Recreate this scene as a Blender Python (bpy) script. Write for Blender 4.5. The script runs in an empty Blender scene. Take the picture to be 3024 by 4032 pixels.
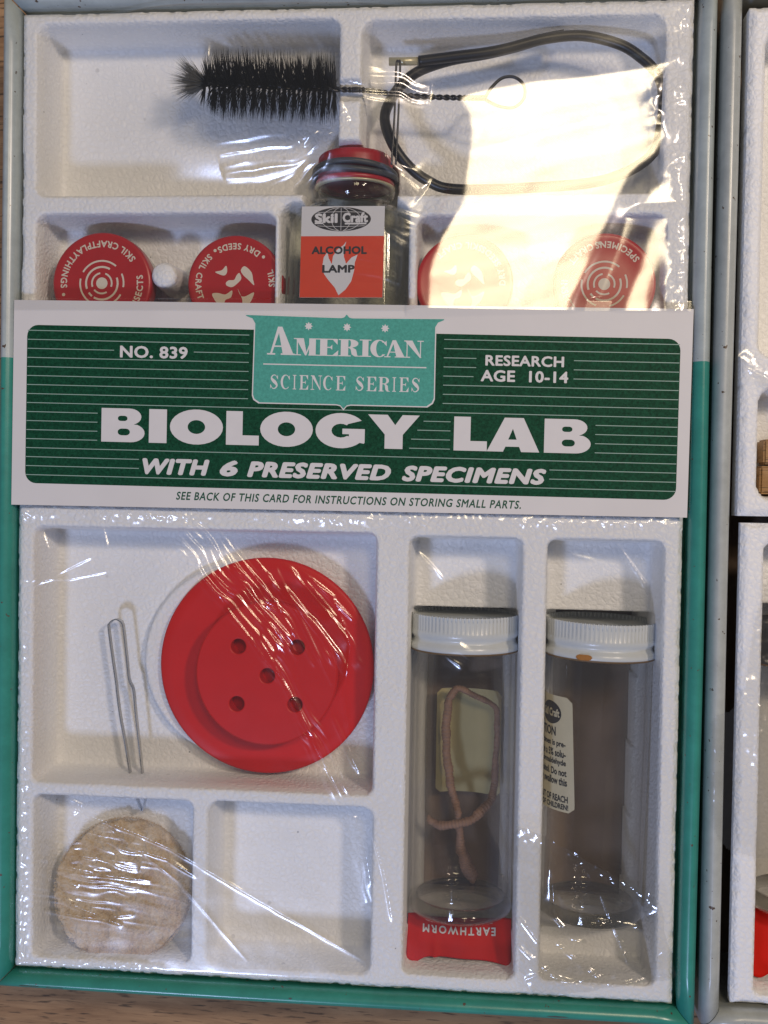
import bpy, bmesh, math, random
import numpy as np
from mathutils import Vector, Matrix, Euler

# ------------------------------------------------------------------ units: all sizes below are millimetres
MM = 0.001
sc = bpy.context.scene
col = sc.collection
rng = np.random.default_rng(7)
random.seed(7)

# ------------------------------------------------------------------ camera
CAM_LOC = np.array([160.37, 170.81, 404.71])
cd = bpy.data.cameras.new('camera')
cam = bpy.data.objects.new('camera', cd)
col.objects.link(cam)
cam.location = Vector(CAM_LOC * MM)
cam.rotation_euler = (-0.0200975, 0.0889184, 0.0165405)
cd.sensor_fit = 'VERTICAL'
cd.sensor_height = 36.0
cd.lens = 37.5
cd.clip_start = 0.02
cd.clip_end = 20.0
sc.camera = cam

# ------------------------------------------------------------------ world and lamps (indoor, a warm lamp, a window and a lamp added for glare)
w = bpy.data.worlds.new('World')
sc.world = w
w.use_nodes = True
bg = w.node_tree.nodes['Background']
bg.inputs[0].default_value = (0.84, 0.87, 1.0, 1)
bg.inputs[1].default_value = 0.15

def area(name, loc, target, size, size_y, power, color):
    ld = bpy.data.lights.new(name, 'AREA')
    ld.shape = 'RECTANGLE'
    ld.size = size * MM
    ld.size_y = size_y * MM
    ld.energy = power
    ld.color = color
    o = bpy.data.objects.new(name, ld)
    col.objects.link(o)
    o.location = Vector(loc) * MM
    d = (Vector(target) - Vector(loc)).normalized()
    o.rotation_euler = d.to_track_quat('-Z', 'Y').to_euler()
    return o
KEY = (800, 580, 1000)
GLARE = (365, 520, 1000)
area('warm_lamp', KEY, (115, 160, 40), 110, 110, 5.1, (1.0, 0.82, 0.66))
area('cool_window', (-240, -650, 1050), (115, 160, 40), 150, 150, 6.7, (0.50, 0.62, 1.0))
area('glare_lamp', GLARE, (180, 260, 50), 175, 175, 2.05, (1.0, 0.81, 0.53))  # overhead lamp added only for its glare in the cellophane

sc.view_settings.view_transform = 'Standard'
sc.view_settings.look = 'None'
sc.view_settings.exposure = 0.0
sc.view_settings.gamma = 1.0
sc.view_settings.use_curve_mapping = False
sc.render.engine = 'CYCLES'
cy = sc.cycles
cy.use_denoising = True
cy.max_bounces = 10
cy.diffuse_bounces = 4
cy.glossy_bounces = 3
cy.transmission_bounces = 6
cy.transparent_max_bounces = 24
cy.caustics_reflective = False
cy.caustics_refractive = False
cy.sample_clamp_indirect = 4.0

# ------------------------------------------------------------------ materials
def newmat(name):
    m = bpy.data.materials.new(name)
    m.use_nodes = True
    nt = m.node_tree
    return m, nt, nt.nodes['Principled BSDF']

def N(nt, kind, **kw):
    n = nt.nodes.new(kind)
    for k, v in kw.items():
        setattr(n, k, v)
    return n

def coords(nt, scale=(1, 1, 1), kind='Object'):
    tc = N(nt, 'ShaderNodeTexCoord')
    mp = N(nt, 'ShaderNodeMapping')
    mp.inputs['Scale'].default_value = scale
    nt.links.new(tc.outputs[kind], mp.inputs[0])
    return mp.outputs[0]

def plain(name, rgb, rough=0.5, spec=0.5, noise=0.0, nscale=400, bump=0.0, bscale=1500, metallic=0.0, coat=0.0):
    m, nt, p = newmat(name)
    p.inputs['Base Color'].default_value = (*rgb, 1)
    p.inputs['Roughness'].default_value = rough
    p.inputs['Specular IOR Level'].default_value = spec
    p.inputs['Metallic'].default_value = metallic
    p.inputs['Coat Weight'].default_value = coat
    v = None
    if noise > 0:
        v = coords(nt)
        nz = N(nt, 'ShaderNodeTexNoise')
        nz.inputs['Scale'].default_value = nscale
        nz.inputs['Detail'].default_value = 6
        nt.links.new(v, nz.inputs['Vector'])
        mx = N(nt, 'ShaderNodeMix', data_type='RGBA')
        mx.inputs[6].default_value = (*[c * (1 - noise) for c in rgb], 1)
        mx.inputs[7].default_value = (*[min(1, c * (1 + noise)) for c in rgb], 1)
        nt.links.new(nz.outputs[0], mx.inputs[0])
        nt.links.new(mx.outputs[2], p.inputs['Base Color'])
    if bump > 0:
        v = v or coords(nt)
        nb = N(nt, 'ShaderNodeTexNoise')
        nb.inputs['Scale'].default_value = bscale
        nb.inputs['Detail'].default_value = 4
        nt.links.new(v, nb.inputs['Vector'])
        b = N(nt, 'ShaderNodeBump')
        b.inputs['Strength'].default_value = bump
        b.inputs['Distance'].default_value = 0.0004
        nt.links.new(nb.outputs[0], b.inputs['Height'])
        nt.links.new(b.outputs[0], p.inputs['Normal'])
    return m

def foam_mat():
    m, nt, p = newmat('expanded_foam')
    p.inputs['Roughness'].default_value = 0.42
    p.inputs['Specular IOR Level'].default_value = 0.45
    v = coords(nt)
    # warp a little so the beads are not a clean lattice
    vo = N(nt, 'ShaderNodeTexVoronoi', feature='DISTANCE_TO_EDGE')
    vo.inputs['Scale'].default_value = 480
    nt.links.new(v, vo.inputs['Vector'])
    r1 = N(nt, 'ShaderNodeMapRange')
    r1.inputs[1].default_value = 0.0
    r1.inputs[2].default_value = 0.42
    nt.links.new(vo.outputs[0], r1.inputs[0])
    vf = N(nt, 'ShaderNodeTexVoronoi', feature='F1')
    vf.inputs['Scale'].default_value = 480
    nt.links.new(v, vf.inputs['Vector'])
    nz = N(nt, 'ShaderNodeTexNoise')
    nz.inputs['Scale'].default_value = 1400
    nz.inputs['Detail'].default_value = 3
    nt.links.new(v, nz.inputs['Vector'])
    nl = N(nt, 'ShaderNodeTexNoise')
    nl.inputs['Scale'].default_value = 26
    nl.inputs['Detail'].default_value = 3
    nt.links.new(v, nl.inputs['Vector'])
    a1 = N(nt, 'ShaderNodeMath', operation='MULTIPLY_ADD')
    a1.inputs[1].default_value = 1.1
    nt.links.new(nz.outputs[0], a1.inputs[0])
    nt.links.new(r1.outputs[0], a1.inputs[2])
    a2 = N(nt, 'ShaderNodeMath', operation='MULTIPLY_ADD')
    a2.inputs[1].default_value = -0.5
    nt.links.new(vf.outputs[0], a2.inputs[0])
    nt.links.new(a1.outputs[0], a2.inputs[2])
    b = N(nt, 'ShaderNodeBump')
    b.inputs['Strength'].default_value = 0.65
    b.inputs['Distance'].default_value = 0.00025
    nt.links.new(a2.outputs[0], b.inputs['Height'])
    nt.links.new(b.outputs[0], p.inputs['Normal'])
    # each bead a shade of its own, joints a touch greyer
    mx = N(nt, 'ShaderNodeMix', data_type='RGBA')
    mx.inputs[6].default_value = (0.80, 0.80, 0.80, 1)
    mx.inputs[7].default_value = (0.885, 0.885, 0.885, 1)
    s = N(nt, 'ShaderNodeMath', operation='MULTIPLY_ADD')
    s.inputs[1].default_value = 0.45
    nt.links.new(r1.outputs[0], s.inputs[0])
    nt.links.new(nl.outputs[0], s.inputs[2])
    s2 = N(nt, 'ShaderNodeMath', operation='SUBTRACT')
    s2.inputs[1].default_value = 0.1
    nt.links.new(s.outputs[0], s2.inputs[0])
    nt.links.new(s2.outputs[0], mx.inputs[0])
    # sparse moulding pits, their shade put into the colour, and a few specks of dirt
    vp = N(nt, 'ShaderNodeTexVoronoi', feature='F1')
    vp.inputs['Scale'].default_value = 62
    nt.links.new(v, vp.inputs['Vector'])
    rp = N(nt, 'ShaderNodeMapRange')
    rp.inputs[1].default_value = 0.035
    rp.inputs[2].default_value = 0.06
    rp.inputs[3].default_value = 0.80
    rp.inputs[4].default_value = 1.0
    nt.links.new(vp.outputs[0], rp.inputs[0])
    vd = N(nt, 'ShaderNodeTexVoronoi', feature='F1')
    vd.inputs['Scale'].default_value = 85
    mpd = N(nt, 'ShaderNodeMapping')
    mpd.inputs['Location'].default_value = (3.1, 1.7, 0.4)
    nt.links.new(v, mpd.inputs[0])
    nt.links.new(mpd.outputs[0], vd.inputs['Vector'])
    rd = N(nt, 'ShaderNodeMapRange')
    rd.inputs[1].default_value = 0.018
    rd.inputs[2].default_value = 0.03
    rd.inputs[3].default_value = 0.35
    rd.inputs[4].default_value = 1.0
    nt.links.new(vd.outputs[0], rd.inputs[0])
    mm = N(nt, 'ShaderNodeMath', operation='MULTIPLY')
    nt.links.new(rp.outputs[0], mm.inputs[0])
    nt.links.new(rd.outputs[0], mm.inputs[1])
    hs = N(nt, 'ShaderNodeHueSaturation')
    nt.links.new(mx.outputs[2], hs.inputs['Color'])
    nt.links.new(mm.outputs[0], hs.inputs['Value'])
    nt.links.new(hs.outputs[0], p.inputs['Base Color'])
    return m

def clear_mat(name, tint, f0, rough, edge=0.75, rough_noise=False, power=4.0):
    """thin clear sheet: Schlick reflection over straight-through light"""
    m = bpy.data.materials.new(name)
    m.use_nodes = True
    nt = m.node_tree
    nt.nodes.clear()
    out = N(nt, 'ShaderNodeOutputMaterial')
    tr = N(nt, 'ShaderNodeBsdfTransparent')
    tr.inputs[0].default_value = (*tint, 1)
    gl = N(nt, 'ShaderNodeBsdfGlossy')
    gl.inputs['Roughness'].default_value = rough
    gl.inputs['Color'].default_value = (1, 1, 1, 1)
    lw = N(nt, 'ShaderNodeLayerWeight')
    lw.inputs[0].default_value = 0.5
    pw = N(nt, 'ShaderNodeMath', operation='POWER')
    pw.inputs[1].default_value = power
    nt.links.new(lw.outputs['Facing'], pw.inputs[0])
    ma = N(nt, 'ShaderNodeMath', operation='MULTIPLY_ADD', use_clamp=True)
    ma.inputs[1].default_value = edge
    ma.inputs[2].default_value = f0
    nt.links.new(pw.outputs[0], ma.inputs[0])
    mx = N(nt, 'ShaderNodeMixShader')
    nt.links.new(ma.outputs[0], mx.inputs[0])
    nt.links.new(tr.outputs[0], mx.inputs[1])
    nt.links.new(gl.outputs[0], mx.inputs[2])
    nt.links.new(mx.outputs[0], out.inputs[0])
    if rough_noise:
        v = coords(nt)
        nz = N(nt, 'ShaderNodeTexNoise')
        nz.inputs['Scale'].default_value = 900
        nz.inputs['Detail'].default_value = 2
        nt.links.new(v, nz.inputs['Vector'])
        b = N(nt, 'ShaderNodeBump')
        b.inputs['Strength'].default_value = 0.04
        b.inputs['Distance'].default_value = 0.0002
        nt.links.new(nz.outputs[0], b.inputs['Height'])
        nt.links.new(b.outputs[0], gl.inputs['Normal'])
    return m

def paint_mat(name, upper, lower, split):
    """two-tone enamel: colour changes at a painted line across the case, chips to bare metal on the ridge"""
    m, nt, p = newmat(name)
    p.inputs['Roughness'].default_value = 0.27
    p.inputs['Specular IOR Level'].default_value = 0.6
    tc = N(nt, 'ShaderNodeTexCoord')
    sx = N(nt, 'ShaderNodeSeparateXYZ')
    nt.links.new(tc.outputs['Object'], sx.inputs[0])
    lt = N(nt, 'ShaderNodeMath', operation='LESS_THAN')
    lt.inputs[1].default_value = split * MM
    nt.links.new(sx.outputs[1], lt.inputs[0])
    mx = N(nt, 'ShaderNodeMix', data_type='RGBA')
    mx.inputs[6].default_value = (*upper, 1)
    mx.inputs[7].default_value = (*lower, 1)
    nt.links.new(lt.outputs[0], mx.inputs[0])
    # grime
    nz = N(nt, 'ShaderNodeTexNoise')
    nz.inputs['Scale'].default_value = 90
    nz.inputs['Detail'].default_value = 8
    nz.inputs['Roughness'].default_value = 0.7
    nt.links.new(tc.outputs['Object'], nz.inputs['Vector'])
    rp = N(nt, 'ShaderNodeMapRange')
    rp.inputs[1].default_value = 0.35
    rp.inputs[2].default_value = 0.75
    rp.inputs[3].default_value = 0.80
    rp.inputs[4].default_value = 1.08
    nt.links.new(nz.outputs[0], rp.inputs[0])
    hs = N(nt, 'ShaderNodeHueSaturation')
    nt.links.new(mx.outputs[2], hs.inputs['Color'])
    nt.links.new(rp.outputs[0], hs.inputs['Value'])
    # tiny chips
    n2 = N(nt, 'ShaderNodeTexNoise')
    n2.inputs['Scale'].default_value = 420
    n2.inputs['Detail'].default_value = 3
    nt.links.new(tc.outputs['Object'], n2.inputs['Vector'])
    gt = N(nt, 'ShaderNodeMath', operation='GREATER_THAN')
    gt.inputs[1].default_value = 0.71
    nt.links.new(n2.outputs[0], gt.inputs[0])
    m3 = N(nt, 'ShaderNodeMix', data_type='RGBA')
    m3.inputs[7].default_value = (0.10, 0.07, 0.05, 1)
    nt.links.new(gt.outputs[0], m3.inputs[0])
    nt.links.new(hs.outputs[0], m3.inputs[6])
    nt.links.new(m3.outputs[2], p.inputs['Base Color'])
    b = N(nt, 'ShaderNodeBump')
    b.inputs['Strength'].default_value = 0.10
    b.inputs['Distance'].default_value = 0.0003
    nt.links.new(nz.outputs[0], b.inputs['Height'])
    nt.links.new(b.outputs[0], p.inputs['Normal'])
    return m

def wood_mat(name, dark, light, stretch, rough=0.45, scale=1.0):
    m, nt, p = newmat(name)
    p.inputs['Roughness'].default_value = rough
    v = coords(nt, stretch)
    n1 = N(nt, 'ShaderNodeTexNoise')
    n1.inputs['Scale'].default_value = 22 * scale
    n1.inputs['Detail'].default_value = 8
    n1.inputs['Roughness'].default_value = 0.65
    n1.inputs['Distortion'].default_value = 0.6
    nt.links.new(v, n1.inputs['Vector'])
    n2 = N(nt, 'ShaderNodeTexNoise')
    n2.inputs['Scale'].default_value = 95 * scale
    n2.inputs['Detail'].default_value = 4
    nt.links.new(v, n2.inputs['Vector'])
    rp = N(nt, 'ShaderNodeMapRange')
    rp.inputs[1].default_value = 0.3
    rp.inputs[2].default_value = 0.7
    nt.links.new(n1.outputs[0], rp.inputs[0])
    mx = N(nt, 'ShaderNodeMix', data_type='RGBA')
    mx.inputs[6].default_value = (*dark, 1)
    mx.inputs[7].default_value = (*light, 1)
    nt.links.new(rp.outputs[0], mx.inputs[0])
    r2 = N(nt, 'ShaderNodeMapRange')
    r2.inputs[1].default_value = 0.34
    r2.inputs[2].default_value = 0.44
    r2.inputs[3].default_value = 0.30
    r2.inputs[4].default_value = 1.0
    nt.links.new(n2.outputs[0], r2.inputs[0])
    hs = N(nt, 'ShaderNodeHueSaturation')
    nt.links.new(mx.outputs[2], hs.inputs['Color'])
    nt.links.new(r2.outputs[0], hs.inputs['Value'])
    nt.links.new(hs.outputs[0], p.inputs['Base Color'])
    b = N(nt, 'ShaderNodeBump')
    b.inputs['Strength'].default_value = 0.25
    b.inputs['Distance'].default_value = 0.0003
    nt.links.new(n2.outputs[0], b.inputs['Height'])
    nt.links.new(b.outputs[0], p.inputs['Normal'])
    return m

def ink_mat(name, rgb, speck=0.25):
    """printed ink on board with the paper showing through in fine specks"""
    m, nt, p = newmat(name)
    p.inputs['Roughness'].default_value = 0.55
    p.inputs['Specular IOR Level'].default_value = 0.13
    v = coords(nt)
    nz = N(nt, 'ShaderNodeTexNoise')
    nz.inputs['Scale'].default_value = 1100
    nz.inputs['Detail'].default_value = 5
    nz.inputs['Roughness'].default_value = 0.8
    nt.links.new(v, nz.inputs['Vector'])
    rp = N(nt, 'ShaderNodeMapRange')
    rp.inputs[1].default_value = 0.35
    rp.inputs[2].default_value = 0.7
    nt.links.new(nz.outputs[0], rp.inputs[0])
    mx = N(nt, 'ShaderNodeMix', data_type='RGBA')
    mx.inputs[6].default_value = (*[c * (1 - speck) for c in rgb], 1)
    mx.inputs[7].default_value = (*[min(1, c * (1 + speck) + 0.006 * speck) for c in rgb], 1)
    nt.links.new(rp.outputs[0], mx.inputs[0])
    nt.links.new(mx.outputs[2], p.inputs['Base Color'])
    b = N(nt, 'ShaderNodeBump')
    b.inputs['Strength'].default_value = 0.12
    b.inputs['Distance'].default_value = 0.0002
    nt.links.new(nz.outputs[0], b.inputs['Height'])
    nt.links.new(b.outputs[0], p.inputs['Normal'])
    return m

def felt_mat():
    m, nt, p = newmat('felt_pad')
    p.inputs['Roughness'].default_value = 0.95
    p.inputs['Specular IOR Level'].default_value = 0.1
    v = coords(nt)
    a = N(nt, 'ShaderNodeTexNoise')
    a.inputs['Scale'].default_value = 120
    a.inputs['Detail'].default_value = 9
    a.inputs['Roughness'].default_value = 0.75
    nt.links.new(v, a.inputs['Vector'])
    cr = N(nt, 'ShaderNodeValToRGB')
    e = cr.color_ramp.elements
    e[0].position, e[0].color = 0.30, (0.34, 0.19, 0.08, 1)
    e[1].position, e[1].color = 0.70, (0.74, 0.63, 0.47, 1)
    k = e.new(0.45); k.color = (0.57, 0.42, 0.25, 1)
    k = e.new(0.56); k.color = (0.66, 0.53, 0.37, 1)
    nt.links.new(a.outputs[0], cr.inputs[0])
    nt.links.new(cr.outputs[0], p.inputs['Base Color'])
    b = N(nt, 'ShaderNodeTexNoise')
    b.inputs['Scale'].default_value = 900
    b.inputs['Detail'].default_value = 5
    nt.links.new(v, b.inputs['Vector'])
    bu = N(nt, 'ShaderNodeBump')
    bu.inputs['Strength'].default_value = 1.0
    bu.inputs['Distance'].default_value = 0.0011
    nt.links.new(b.outputs[0], bu.inputs['Height'])
    nt.links.new(bu.outputs[0], p.inputs['Normal'])
    return m

M = {}
M['foam'] = foam_mat()
M['film'] = clear_mat('cellophane', (0.985, 0.985, 0.98), 0.085, 0.18, 0.6, True)
M['film_fold'] = clear_mat('doubled_cellophane', (0.94, 0.935, 0.92), 0.08, 0.14, 0.7, True)
M['glass'] = clear_mat('vial_glass', (0.968, 0.965, 0.955), 0.026, 0.06, 0.9, power=3.0)
M['glass_foot'] = clear_mat('thick_glass_foot', (0.62, 0.60, 0.54), 0.03, 0.07, 0.8, power=2.5)
M['bottle_glass'] = clear_mat('bottle_glass', (0.965, 0.968, 0.945), 0.024, 0.06, 0.7, power=3.4)
M['paint'] = paint_mat('two_tone_enamel', (0.44, 0.50, 0.50), (0.040, 0.285, 0.228), 214.0 - 167.0)
M['paint_grey'] = paint_mat('grey_enamel', (0.46, 0.49, 0.47), (0.46, 0.49, 0.47), -500)
M['base'] = plain('brown_case_lining', (0.235, 0.165, 0.12), 0.6, 0.3, 0.45, 60)
M['wood'] = wood_mat('oak_table', (0.19, 0.10, 0.045), (0.42, 0.25, 0.125), (1.0, 9.0, 1.0), 0.75)
M['block_wood'] = wood_mat('block_wood', (0.22, 0.11, 0.035), (0.42, 0.24, 0.09), (1.0, 9.0, 4.0), 0.5, 2.0)
M['board'] = plain('white_card', (0.69, 0.665, 0.65), 0.5, 0.4, 0.08, 35, 0.08, 700)
M['board_edge'] = M['board']
M['ink_green'] = ink_mat('dark_green_ink', (0.005, 0.060, 0.028), 0.5)
M['ink_teal'] = ink_mat('teal_ink', (0.085, 0.36, 0.29), 0.18)
M['ink_white'] = plain('unprinted_board', (0.69, 0.665, 0.655), 0.5, 0.4, 0.04, 300)
M['ink_line'] = plain('pale_green_line', (0.30, 0.42, 0.36), 0.5, 0.4)
M['ink_text'] = plain('green_type', (0.012, 0.085, 0.045), 0.5, 0.4)
M['red_plastic'] = plain('red_plastic', (0.60, 0.009, 0.007), 0.40, 0.24, 0.09, 90, 0.04, 700)
M['red_paper'] = plain('red_paper', (0.55, 0.009, 0.003), 0.6, 0.12, 0.08, 120, 0.05, 500)
M['red_tin'] = plain('red_lacquered_tin', (0.42, 0.016, 0.018), 0.30, 0.45, 0.08, 300)
M['red_cap'] = plain('dark_red_cap', (0.38, 0.012, 0.018), 0.35, 0.5, 0.1, 300)
M['cream'] = plain('cream_print', (0.66, 0.58, 0.46), 0.5, 0.4)
M['jar_body'] = clear_mat('jar_plastic', (0.90, 0.90, 0.88), 0.06, 0.1, 0.7)
M['label_white'] = plain('white_label', (0.62, 0.61, 0.61), 0.5, 0.4, 0.05, 200)
M['label_red'] = plain('orange_red_label', (0.62, 0.045, 0.012), 0.5, 0.4, 0.08, 160)
M['ink_black'] = plain('black_ink', (0.018, 0.018, 0.022), 0.5, 0.4)
M['rubber'] = plain('black_rubber', (0.014, 0.014, 0.016), 0.38, 0.5, 0.2, 300, 0.05, 800)
M['rubber_grey'] = plain('dark_grey_rubber', (0.05, 0.052, 0.055), 0.45, 0.5, 0.2, 300)
M['bristle'] = plain('black_bristle', (0.012, 0.012, 0.013), 0.4, 0.4)
M['bristle_grey'] = plain('grey_bristle', (0.16, 0.16, 0.15), 0.5, 0.4)
M['steel'] = plain('steel_wire', (0.50, 0.50, 0.50), 0.24, 0.5, 0.15, 500, metallic=0.9)
M['dark_steel'] = plain('dark_steel', (0.20, 0.20, 0.21), 0.33, 0.5, 0.15, 500, metallic=0.9)
M['dark_wire'] = plain('dark_wire', (0.05, 0.05, 0.055), 0.35, 0.5, metallic=0.6)
M['brass'] = plain('pale_brass', (0.55, 0.50, 0.33), 0.35, 0.5, metallic=0.4)
M['cap_white'] = plain('white_enamel_cap', (0.62, 0.65, 0.65), 0.28, 0.55, 0.06, 200)
M['cap_brown'] = plain('brown_cap_edge', (0.16, 0.09, 0.03), 0.5, 0.4, 0.4, 800)
M['rust'] = plain('rust_spot', (0.40, 0.16, 0.02), 0.6, 0.3, 0.4, 900)
M['worm'] = plain('earthworm_skin', (0.26, 0.155, 0.105), 0.55, 0.3, 0.55, 220, 0.5, 900)
M['paper_yellow'] = plain('yellowed_label_back', (0.62, 0.55, 0.30), 0.6, 0.3, 0.12, 120)
M['paper_cream'] = plain('aged_cream_label', (0.50, 0.46, 0.33), 0.55, 0.35, 0.10, 220)
M['sponge'] = felt_mat()
M['fibre'] = plain('brown_fibre', (0.34, 0.16, 0.06), 0.9, 0.1)
M['bare'] = plain('bare_metal_chip', (0.07, 0.065, 0.06), 0.5, 0.5, 0.5, 900)
M['black_cap'] = plain('black_lid', (0.015, 0.015, 0.017), 0.35, 0.5)

# ------------------------------------------------------------------ object helpers
def mk(name, verts, faces, mat, parent=None, smooth=True, label=None, category=None, group=None, kind=None, loc=None):
    """verts in world mm. A top-level mesh gets its origin at its base, a part shares its thing's frame."""
    v = np.asarray(verts, dtype=np.float64).reshape(-1, 3)
    if parent is not None:
        base = np.array(parent.get('_base', (0, 0, 0)), dtype=float)
    elif loc is not None:
        base = np.array(loc, float)
    else:
        base = np.array([(v[:, 0].min() + v[:, 0].max()) / 2, (v[:, 1].min() + v[:, 1].max()) / 2, v[:, 2].min()])
    me = bpy.data.meshes.new(name)
    me.from_pydata(((v - base) * MM).tolist(), [], [list(map(int, f)) for f in faces])
    me.validate()
    if smooth:
        me.shade_smooth()
    if mat is not None:
        me.materials.append(mat)
    o = bpy.data.objects.new(name, me)
    col.objects.link(o)
    if parent is not None:
        o.parent = parent
        o['_base'] = tuple(base)
    else:
        o.location = Vector(base * MM)
        o['_base'] = tuple(base)
    tag(o, label, category, group, kind)
    return o

def tag(o, label=None, category=None, group=None, kind=None):
    if label: o['label'] = label
    if category: o['category'] = category
    if group: o['group'] = group
    if kind: o['kind'] = kind
    return o

def thing(name, base, label, category, group=None):
    o = bpy.data.objects.new(name, None)
    o.empty_display_size = 0.01
    col.objects.link(o)
    o.location = Vector(base) * MM
    o['_base'] = tuple(float(b) for b in base)
    return tag(o, label, category, group)

def grid_mesh(name, X, Y, Z, mat, keep=None, **kw):
    """a height field: X, Y, Z are (rows, columns)"""
    r, c = X.shape
    idx = np.arange(r * c).reshape(r, c)
    q = np.stack([idx[:-1, :-1], idx[:-1, 1:], idx[1:, 1:], idx[1:, :-1]], -1).reshape(-1, 4)
    if keep is not None:
        q = q[keep.reshape(-1)]
    v = np.stack([X, Y, Z], -1).reshape(-1, 3)
    used = np.zeros(len(v), bool)
    used[q.ravel()] = True
    remap = np.cumsum(used) - 1
    v = v[used]
    q = remap[q]
    parent = kw.pop('parent', None)
    base = np.array(parent['_base']) if parent is not None else np.array([v[:, 0].mean(), v[:, 1].mean(), v[:, 2].min()])
    me = bpy.data.meshes.new(name)
    me.vertices.add(len(v))
    me.vertices.foreach_set('co', ((v - base) * MM).astype(np.float32).ravel())
    me.loops.add(len(q) * 4)
    me.loops.foreach_set('vertex_index', q.astype(np.int32).ravel())
    me.polygons.add(len(q))
    me.polygons.foreach_set('loop_start', np.arange(0, len(q) * 4, 4, dtype=np.int32))
    me.polygons.foreach_set('loop_total', np.full(len(q), 4, dtype=np.int32))
    me.update(calc_edges=True)
    me.shade_smooth()
    me.materials.append(mat)
    o = bpy.data.objects.new(name, me)
    col.objects.link(o)
    if parent is not None:
        o.parent = parent
    else:
        o.location = Vector(base * MM)
    o['_base'] = tuple(base)
    return tag(o, kw.get('label'), kw.get('category'), kw.get('group'), kw.get('kind'))

class MB:
    def __init__(self):
        self.v, self.f = [], []
    def add(self, v, f):
        n = len(self.v)
        self.v += [tuple(p) for p in v]
        self.f += [[i + n for i in q] for q in f]
    def box(self, x0, x1, y0, y1, z0, z1):
        self.add([(x0, y0, z0), (x1, y0, z0), (x1, y1, z0), (x0, y1, z0), (x0, y0, z1), (x1, y0, z1), (x1, y1, z1), (x0, y1, z1)],
                 [(0, 3, 2, 1), (4, 5, 6, 7), (0, 1, 5, 4), (1, 2, 6, 5), (2, 3, 7, 6), (3, 0, 4, 7)])
    def build(self, name, mat, parent=None, **kw):
        return mk(name, self.v, self.f, mat, parent, **kw)

def sweep(path, rad, sides=10, caps=True, cross=None):
    """tube along a list of points; rad may be a list. cross=(a,b) makes an oval/ribbon section"""
    P = [Vector(p) for p in path]
    n = len(P)
    rad = list(rad) if hasattr(rad, '__len__') else [rad] * n
    V, F = [], []
    up = Vector((0, 0, 1))
    prev = None
    for i in range(n):
        t = (P[min(i + 1, n - 1)] - P[max(i - 1, 0)]).normalized()
        if prev is None:
            a = up.cross(t)
            if a.length < 1e-4:
                a = Vector((1, 0, 0)).cross(t)
            a.normalize()
        else:
            a = (prev - t * prev.dot(t)).normalized()
        prev = a
        b = t.cross(a)
        for k in range(sides):
            ang = 2 * math.pi * k / sides
            V.append(tuple(P[i] + a * (rad[i] * math.cos(ang)) + b * (rad[i] * math.sin(ang))))
    for i in range(n - 1):
        for k in range(sides):
            k2 = (k + 1) % sides
            F.append((i * sides + k, i * sides + k2, (i + 1) * sides + k2, (i + 1) * sides + k))
    if caps:
        F.append(tuple(range(sides - 1, -1, -1)))
        F.append(tuple((n - 1) * sides + k for k in range(sides)))
    return V, F

def spline(pts, n=8, closed=False):
    """Catmull-Rom through points"""
    P = [np.array(p, float) for p in pts]
    m = len(P)
    out = []
    segs = m if closed else m - 1
    for i in range(segs):
        if closed:
            p0, p1, p2, p3 = P[(i - 1) % m], P[i], P[(i + 1) % m], P[(i + 2) % m]
        else:
            p0, p1, p2, p3 = P[max(i - 1, 0)], P[i], P[i + 1], P[min(i + 2, m - 1)]
        for k in range(n):
            t = k / n
            out.append(0.5 * ((2 * p1) + (-p0 + p2) * t + (2 * p0 - 5 * p1 + 4 * p2 - p3) * t * t + (-p0 + 3 * p1 - 3 * p2 + p3) * t ** 3))
    if not closed:
        out.append(P[-1])
    return [tuple(p) for p in out]

def lathe(profile, origin, axis, sides=48, ridge=None):
    """profile = [(along, radius)], turned about an axis through origin"""
    ax = Vector(axis).normalized()
    a = ax.cross(Vector((0, 0, 1)))
    if a.length < 1e-3:
        a = Vector((1, 0, 0))
    a.normalize()
    b = ax.cross(a)
    o = Vector(origin)
    V, F = [], []
    for j, (h, r) in enumerate(profile):
        for k in range(sides):
            ang = 2 * math.pi * k / sides
            rr = r + (ridge(j, k) if ridge else 0)
            V.append(tuple(o + ax * h + a * (rr * math.cos(ang)) + b * (rr * math.sin(ang))))
    for j in range(len(profile) - 1):
        for k in range(sides):
            k2 = (k + 1) % sides
            F.append((j * sides + k, j * sides + k2, (j + 1) * sides + k2, (j + 1) * sides + k))
    return V, F

# ------------------------------------------------------------------ flat shapes and lettering
def fill2d(loops, extrude=0.0, bevel=0.0):
    """outline plus holes -> (verts2d+z, faces)"""
    cu = bpy.data.curves.new('outline', 'CURVE')
    cu.dimensions = '2D'
    cu.fill_mode = 'BOTH'
    cu.extrude = extrude
    cu.bevel_depth = bevel
    cu.bevel_resolution = 1
    for lp in loops:
        s = cu.splines.new('POLY')
        s.points.add(len(lp) - 1)
        for i, p in enumerate(lp):
            s.points[i].co = (p[0], p[1], 0, 1)
        s.use_cyclic_u = True
    ob = bpy.data.objects.new('outline', cu)
    me = bpy.data.meshes.new_from_object(ob)
    V = [tuple(v.co) for v in me.vertices]
    F = [tuple(p.vertices) for p in me.polygons]
    bpy.data.objects.remove(ob)
    bpy.data.curves.remove(cu)
    bpy.data.meshes.remove(me)
    return V, F

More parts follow.
